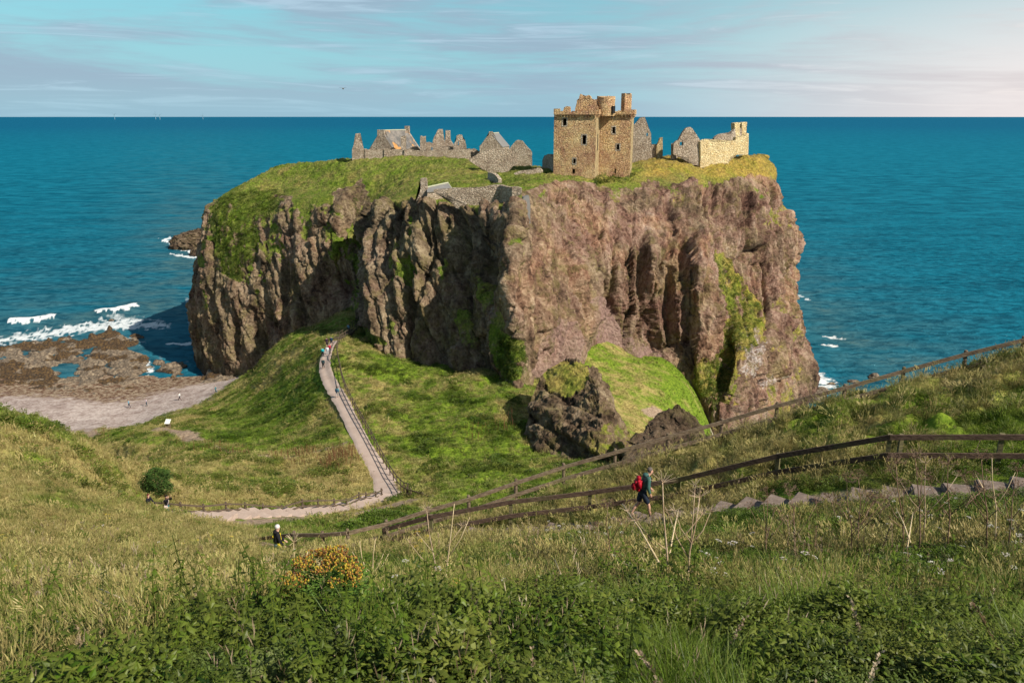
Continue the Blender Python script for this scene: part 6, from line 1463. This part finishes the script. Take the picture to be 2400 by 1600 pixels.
# round bush by the meadow fence
tb = P(372, 1166, 49.0); tb_ = None
for Y_ in np.arange(46, 62, 0.25):
    q = ground_at(372, Y_); pp = proj(*q)
    if pp[1] < 1163: tb = q; break
top = P(372, 1100, float(tb[1])); th_ = float(top[2]-tb[2]); tr = empty("round_bush", tuple(map(float, tb)), "small dark green rounded bush behind the left end of the meadow fence", "bush"); rs = random.Random(8)
mb = MB(); mb.tube([(0, 0, -.2), (0.02, 0, .4), (0, 0, th_*.6)], [0.07, 0.06, 0.03], 7)
for k in range(7): a = k*0.9; mb.tube([(0, 0, .3+k*.05), (math.cos(a)*.6, math.sin(a)*.6, th_*.55)], [0.03, 0.012], 5)
mb.build('trunk', m_wood3, tr)
mb = MB(); cl = [Vector((rs.gauss(0, .42), rs.gauss(0, .42), 0)) for _ in range(40)]
for i in range(5200):
    s = rs.random(); z_ = th_*(0.12+0.86*s); rmax = 0.98*math.sqrt(max(0.02, 1-abs((s-0.32)/0.70)**2.2)); a = rs.uniform(0, 6.283); r_ = rmax*(0.55+0.45*rs.random())*(1+0.22*math.sin(a*3+z_*4)+0.14*math.sin(a*7+z_*9))
    leaf(mb, (r_*math.cos(a), r_*math.sin(a), z_+rs.gauss(0, .05)), (math.cos(a)+rs.gauss(0, .6), math.sin(a)+rs.gauss(0, .6), rs.uniform(-.3, .9)), (rs.gauss(0, .4), rs.gauss(0, .4), 1), rs.uniform(0.09, 0.16), 0.075)
mb.build('crown', plainmat("bush leaves", (0.022, 0.052, 0.010), (0.07, 0.125, 0.022), scale=3), tr)

# ------------------------------------------------------------------ people
def skinned(name, pts, edges, m, parent, sub=2):
    """one smooth surface grown round a joint skeleton; pts: (x, y, z, rx, ry)"""
    me = bpy.data.meshes.new(name); me.from_pydata([p_[:3] for p_ in pts], edges, []); o = bpy.data.objects.new(name, me); COL.objects.link(o)
    md = o.modifiers.new('s', 'SKIN'); sv = me.skin_vertices[0].data if me.skin_vertices else None
    if sv is None:
        bm = bmesh.new(); bm.from_mesh(me); bm.verts.layers.skin.verify(); bm.to_mesh(me); bm.free(); sv = me.skin_vertices[0].data
    for i, p_ in enumerate(pts):
        sv[i].radius = (p_[3], p_[4] if len(p_) > 4 else p_[3]); sv[i].use_root = (i == 0)
    if sub: s_ = o.modifiers.new('d', 'SUBSURF'); s_.levels = sub; s_.render_levels = sub
    dg = bpy.context.evaluated_depsgraph_get(); r_ = bpy.data.meshes.new_from_object(o.evaluated_get(dg)); bpy.data.objects.remove(o)
    r_.polygons.foreach_set('use_smooth', [True]*len(r_.polygons)); return link(name, r_, m, parent)
_mc = {}
def cloth(rgb, rough=0.8):
    k = tuple(rgb)
    if k not in _mc: _mc[k] = plainmat("cloth %d" % len(_mc), tuple(c*0.8 for c in rgb), tuple(min(1, c*1.12) for c in rgb), rough, 9)
    return _mc[k]
def person(loc, rz, label, h=1.75, top=(.1,.1,.1), leg=(.03,.04,.06), hair=(.03,.02,.015), skin_=(.55,.33,.24), stride=0.25, lean=0.05, shorts=False, pack=None, hat=None, bag=None, longhair=False, armL=0.1, armR=-0.1, armup=False, skirt=False, headturn=0.0, headdown=0.0, shoe=(.03,.03,.03), hood=None, group="walkers on the path and beach", detail=1, straw=None, sub=1, bulk=1.0):
    """faces local +Y; stride = forward swing of the right leg"""
    k = h/1.75; e = empty("person", tuple(map(float, loc)), label, "person", group, rz)
    V3 = lambda x, y, z: (x*k, y*k, z*k)
    hipz = 0.90-abs(stride)*0.10
    ly = lambda z: lean*(z-hipz)
    RJ = {}
    def legj(s, sw):
        hip = (s*0.095, 0, hipz); bend = max(0, sw)*0.5
        if sw >= 0: kn = (s*0.10, sw*0.75, hipz-0.43); an = (s*0.10, sw*1.0+0.0, 0.09)
        else: kn = (s*0.10, sw*0.35, hipz-0.43); an = (s*0.10, sw*1.15, 0.11)
        toe = (s*0.115, an[1]+0.17, 0.035); return hip, kn, an, toe
    Lg = [legj(-1, -stride), legj(1, stride)]
    sh_z = 1.42
    def armj(s, sw, up=False):
        sh = (s*0.185, ly(sh_z), sh_z)
        if up: el_ = (s*0.24, ly(sh_z)+0.22, sh_z-0.05); wr = (s*0.12, ly(sh_z)+0.26, sh_z+0.22)
        else: el_ = (s*0.235, ly(sh_z)+sw*0.6-0.02, sh_z-0.29); wr = (s*0.215, ly(sh_z)+sw*1.2+0.08, sh_z-0.53)
        return sh, el_, wr
    Ar = [armj(-1, armL, armup), armj(1, armR, armup)]
    hy = ly(1.55)+0.03+headdown*0.05; hz = 1.62-headdown*0.03
    # body: one continuous surface
    pts = [V3(0, 0, hipz)+(0.115*k, 0.09*k), V3(0, ly(1.15), 1.15)+(0.11*k, 0.085*k), V3(0, ly(1.36), 1.36)+(0.13*k, 0.09*k), V3(0, ly(1.47)+.005, 1.475)+(0.052*k, 0.052*k), V3(0, hy-.01, hz-0.065)+(0.064*k, 0.076*k), V3(0, hy, hz+0.03)+(0.074*k, 0.092*k), V3(0, hy-.005, hz+0.105)+(0.048*k, 0.06*k)]
    ed = [(0,1),(1,2),(2,3),(3,4),(4,5),(5,6)]
    for (hip, kn, an, toe) in Lg:
        i = len(pts); pts += [V3(*hip)+(0.078*k,), V3(*kn)+(0.052*k,), V3(kn[0], kn[1]*.55+an[1]*.45-.02, kn[2]*.6+an[2]*.4)+(0.052*k,), V3(*an)+(0.036*k,), V3(*toe)+(0.034*k,)]; ed += [(0,i),(i,i+1),(i+1,i+2),(i+2,i+3),(i+3,i+4)]
    for (sh, el_, wr), s in zip(Ar, (-1, 1)):
        i = len(pts); d = (Vector(wr)-Vector(el_)).normalized(); pm = Vector(wr)+d*0.06
        pts += [V3(*sh)+(0.052*k,), V3(*el_)+(0.042*k,), V3(*wr)+(0.026*k,), V3(*pm)+(0.034*k, 0.022*k)]; ed += [(2,i),(i,i+1),(i+1,i+2),(i+2,i+3)]
        if detail:
            for f in range(4):
                o1 = pm+Vector((0, 0.022*(f-1.5), -0.0))*1.0; L_ = (0.075, 0.085, 0.08, 0.062)[f]; j = len(pts)
                a1 = o1+d*L_*0.5; a2 = a1+(d*0.7+Vector((-s*0.55, 0.1, 0))).normalized()*L_*0.55
                pts += [V3(*a1)+(0.0092*k,), V3(*a2)+(0.0078*k,)]; ed += [(i+3, j), (j, j+1)]
            j = len(pts); tbv = Vector(wr)+d*0.03+Vector((0, 0.035, 0)); pts += [V3(*tbv)+(0.0105*k,), V3(*(tbv+d*0.04+Vector((-s*.005, .012, 0))))+(0.0088*k,)]; ed += [(i+2, j), (j, j+1)]
    msk = cloth(skin_, 0.55); skinned('body', pts, ed, msk, e, sub)
    # trousers, shorts or skirt
    mt = cloth(leg)
    tp = [V3(0, 0, hipz+0.02)+(0.145*k, 0.115*k), V3(0, ly(1.08), 1.06)+(0.135*k, 0.11*k)]; te = [(0,1)]
    for (hip, kn, an, toe) in Lg:
        i = len(tp); tp += [V3(*hip)+(0.098*k,)]
        if shorts: q_ = Vector(hip).lerp(Vector(kn), 0.88); tp += [V3(*Vector(hip).lerp(Vector(kn), .5))+(0.10*k,), V3(*q_)+(0.088*k,)]; te += [(0,i),(i,i+1),(i+1,i+2)]
        else: tp += [V3(*kn)+(0.068*k,), V3(*Vector(kn).lerp(Vector(an), .5))+(0.062*k,), V3(an[0], an[1], an[2]+0.0)+(0.052*k,)]; te += [(0,i),(i,i+1),(i+1,i+2),(i+2,i+3)]
    skinned('shorts' if shorts else 'trousers', tp, te, mt, e, sub)
    # jacket
    mj = cloth(top)
    jp = [V3(0, ly(0.98), hipz+0.05)+(0.165*k*bulk, 0.128*k*bulk), V3(0, ly(1.15), 1.15)+(0.152*k*bulk, 0.122*k*bulk), V3(0, ly(1.36), 1.36)+(0.158*k*bulk, 0.118*k*bulk), V3(0, ly(1.46), 1.465)+(0.078*k, 0.075*k)]; je = [(0,1),(1,2),(2,3)]
    for (sh, el_, wr) in Ar:
        i = len(jp); w2 = Vector(el_).lerp(Vector(wr), 0.93); jp += [V3(*sh)+(0.070*k*bulk,), V3(*el_)+(0.060*k*bulk,), V3(*w2)+(0.046*k*bulk,)]; je += [(2,i),(i,i+1),(i+1,i+2)]
    skinned('jacket', jp, je, mj, e, sub)
    for (hip, kn, an, toe) in Lg:
        mb = MB(); a_ = Vector(V3(*an)); t_ = Vector(V3(*toe)); c_ = (a_*0.45+t_*0.55); mb.ell((c_.x, c_.y-0.01, 0.045*k+(a_.z-0.09*k)*0.5), (0.05*k, 0.145*k, 0.05*k), 10, 6); mb.ell((a_.x, a_.y, a_.z-0.01), (0.047*k, 0.055*k, 0.06*k), 8, 5); mb.build('shoe', cloth(shoe), e, True)
    hc = Vector(V3(0, hy, hz+0.035)); M = Matrix.Rotation(headturn, 3, 'Z') @ Matrix.Rotation(-headdown*0.5, 3, 'X')
    mb = MB(); mb.ell(hc+M @ Vector((0, 0.093*k, -0.02*k)), (0.014*k, 0.02*k, 0.024*k), 6, 5); mb.build('nose', msk, e, True)
    for s in (-1, 1): mb = MB(); mb.ell(hc+M @ Vector((s*0.076*k, -0.002, -0.02*k)), (0.012*k, 0.02*k, 0.032*k), 6, 5); mb.build('ear', msk, e, True)
    if detail and sub > 1:
        mb = MB()
        for s in (-1, 1): mb.ell(hc+M @ Vector((s*0.03*k, 0.083*k, 0.004*k)), (0.011*k, 0.006*k, 0.006*k), 6, 4)
        mb.build('eyes', cloth((.04, .03, .03)), e); mb = MB(); mb.ell(hc+M @ Vector((0, 0.084*k, -0.062*k)), (0.022*k, 0.006*k, 0.006*k), 6, 4); mb.build('mouth', cloth((.35, .14, .12)), e)
    if hat is not None:
        mb = MB(); mb.ell(hc+Vector((0, -0.012*k, 0.035*k)), (0.092*k, 0.104*k, 0.104*k), 14, 9); mb.build('hat', cloth(hat), e, True)
    else:
        mb = MB(); mb.ell(hc+Vector((0, -0.028*k, 0.030*k)), (0.083*k, 0.088*k, 0.084*k), 14, 9)
        if longhair: mb.ell(hc+Vector((0, -0.062*k, -0.12*k)), (0.085*k, 0.055*k, 0.19*k), 10, 8)
        mb.build('hair', cloth(hair), e, True)
    if hood is not None:
        mb = MB(); mb.ell(Vector(V3(0, ly(1.46)-0.05, 1.475)), (0.125*k, 0.10*k, 0.075*k), 12, 7); mb.build('hood', cloth(hood), e, True)
    if pack is not None:
        me = bpy.data.meshes.new('bp'); bm = bmesh.new(); bmesh.ops.create_cube(bm, size=1.0); bmesh.ops.bevel(bm, geom=list(bm.edges), offset=0.28, segments=4, affect='EDGES')
        bmesh.ops.scale(bm, vec=(0.34*k, 0.24*k, 0.50*k), verts=bm.verts); bmesh.ops.translate(bm, vec=Vector(V3(0, ly(1.22)-0.235, 1.20)), verts=bm.verts); bm.to_mesh(me); bm.free()
        me.polygons.foreach_set('use_smooth', [True]*len(me.polygons)); bp = link('backpack', me, cloth(pack, 0.6), e)
        me = bpy.data.meshes.new('pk'); bm = bmesh.new(); bmesh.ops.create_cube(bm, size=1.0); bmesh.ops.bevel(bm, geom=list(bm.edges), offset=0.25, segments=3, affect='EDGES')
        bmesh.ops.scale(bm, vec=(0.25*k, 0.11*k, 0.22*k), verts=bm.verts); bmesh.ops.translate(bm, vec=Vector(V3(0, ly(1.15)-0.375, 1.11)), verts=bm.verts); bm.to_mesh(me); bm.free()
        link('pocket', me, cloth(tuple(c*0.75 for c in pack)), bp)
        for s in (-1, 1):
            mb = MB(); mb.tube([V3(s*.10, ly(1.45)-.13, 1.40), V3(s*.115, ly(1.45)-.02, 1.50), V3(s*.12, ly(1.40)+.12, 1.38), V3(s*.13, ly(1.2)+.12, 1.20), V3(s*.13, ly(1.05)-.1, 1.05)], 0.020*k, 6); mb.build('strap', cloth((.03, .03, .035)), bp)
    if bag is not None:
        mb = MB(); mb.box(Vector(V3(0.20, 0.10, 0.98)), (0.09*k, 0.24*k, 0.18*k), rz=0.3); me = mb.mesh(); bm = bmesh.new(); bm.from_mesh(me); bmesh.ops.bevel(bm, geom=list(bm.edges), offset=0.02, segments=2, affect='EDGES'); bm.to_mesh(me); bm.free(); bg_ = link('shoulder_bag', me, cloth(bag), e)
        mb = MB(); mb.tube([V3(-.10, .02, 1.47), V3(-.06, ly(1.3)+.145, 1.34), V3(.08, ly(1.1)+.15, 1.12), V3(.19, .12, 1.05)], 0.013*k, 5); mb.tube([V3(-.10, .02, 1.47), V3(-.02, -.14, 1.3), V3(.17, -.02, 1.05)], 0.013*k, 5); mb.build('bag_strap', cloth(bag), bg_)
    return e
def stand(px, py, Yr):
    lo, hi = Yr
    for _ in range(30):
        mid = (lo+hi)/2; q = P(px, py, mid)
        if q[2] > float(Hn(np.array([q[0]]), np.array([q[1]]))[0]): lo = mid
        else: hi = mid
    q = P(px, py, lo); q[2] = float(Hn(np.array([q[0]]), np.array([q[1]]))[0]); return q
# hiker: walking to the right, up the steps
q = P(1503, 1213, 23.4); q[2] = float(Hs(q[0], q[1]))+0.16
person(q, R(-80), "grey-haired hiker in green jacket and navy shorts with a red backpack", 1.76, (.055, .13, .115), (.018, .026, .045), (.12, .10, .088), (.58, .33, .24), stride=0.27, lean=0.24, shorts=True, pack=(.34, .006, .018), armL=0.12, armR=-0.02, hood=(.05, .12, .11), headdown=0.9, sub=2, shoe=(.03, .03, .035), group=None)
q = P(645, 1229, 26.8); tp = q
person((q[0], q[1], tp[2]-1.70), R(-60), "woman in white knit hat and black coat with a yellow shoulder bag", 1.66, (.014, .014, .017), (.30, .40, .48), (.05, .03, .02), (.60, .36, .28), stride=0.12, lean=0.06, bulk=1.28, hat=(.66, .62, .60), bag=(.85, .62, .02), armL=0.2, armR=0.1, hood=(.012, .012, .014), headdown=0.2, headturn=0.2, sub=2, group=None)
q = P(344, 1157, 45.5)
person((q[0], q[1], q[2]-1.62), R(-100), "dark-red-haired person in black jacket and pale skirt, left of the pair under the bush", 1.62, (.014, .013, .02), (.55, .53, .48), (.10, .012, .018), longhair=True, stride=0.08, lean=0.10, armL=0.25, armR=0.2, group=None)
q = P(388, 1160, 45.5)
person((q[0], q[1], q[2]-1.62), R(-110), "person in black jacket and blue jeans raising both arms, under the bush", 1.62, (.012, .012, .016), (.03, .14, .19), (.015, .012, .012), longhair=True, stride=0.1, lean=0.05, armup=True, bag=(.75, .62, .58), group=None)
W = "walkers on the path"
for px, py, Yr, rz, lab, kw in [
    (791, 934, (85, 110), 0.1, "person with dark blue backpack and teal top halfway along the path", dict(top=(.10,.27,.30), leg=(.40,.36,.34), pack=(.02,.05,.10), hair=(.05,.03,.02), longhair=True, h=1.72, stride=.15)),
    (758, 866, (100, 125), 0.0, "fair-haired person in dark clothes at the left path edge, behind the group of three", dict(top=(.02,.05,.06), leg=(.012,.014,.018), hair=(.5,.42,.3), h=1.75, stride=.12)),
    (757, 838, (105, 132), 0.1, "person in bright turquoise jacket on the path beside one in white", dict(top=(.02,.45,.50), leg=(.015,.015,.02), shoe=(.7,.7,.7), h=1.68, stride=.05)),
    (768, 835, (105, 132), 0.0, "person in white jacket between the turquoise jacket and the red coat", dict(top=(.75,.74,.76), leg=(.45,.45,.48), hair=(.1,.06,.04), h=1.65, stride=.1)),
    (773, 829, (105, 136), 0.2, "person in red coat at the back of the group of three", dict(top=(.45,.02,.05), leg=(.05,.05,.08), h=1.60, stride=.1)),
    (767, 815, (105, 140), 0.3, "person in dark plum top and shorts near the head of the path", dict(top=(.04,.02,.04), leg=(.03,.02,.03), shorts=True, h=1.78, stride=.2)),
    (777, 812, (105, 142), -0.2, "person in navy jacket and shorts, rightmost at the head of the path", dict(top=(.015,.05,.10), leg=(.02,.02,.03), shorts=True, h=1.75, stride=.25)),
    (817, 780, (120, 150), 2.8, "person in pale blue standing on the dark steps at the gully", dict(top=(.16,.33,.45), leg=(.04,.06,.09), h=1.7, stride=.1))]:
    person(stand(px, py, Yr), rz, lab, group=W, detail=0, **kw)
W = "people on the shingle beach"
for px, py, Yr, rz, lab, kw in [
    (303, 955, (120, 175), 2.4, "person in light blue top and dark trousers, leftmost on the shingle beach", dict(top=(.20,.42,.55), leg=(.02,.03,.06), h=1.8, stride=.18, lean=.1)),
    (344, 951, (120, 175), 2.2, "person in pale lilac top, second from the left on the beach", dict(top=(.55,.45,.52), leg=(.05,.08,.10), h=1.7, stride=.1)),
    (422, 938, (120, 185), 1.6, "person in white top striding along the beach, third from the left", dict(top=(.75,.75,.74), leg=(.05,.04,.06), h=1.75, stride=.32)),
    (506, 922, (130, 195), -1.5, "person in teal coat by the grass edge, rightmost on the beach", dict(top=(.08,.22,.26), leg=(.04,.12,.15), hair=(.5,.45,.4), h=1.8, stride=.3))]:
    person(stand(px, py, Yr), rz, lab, group=W, detail=0, **kw)
print("script done")
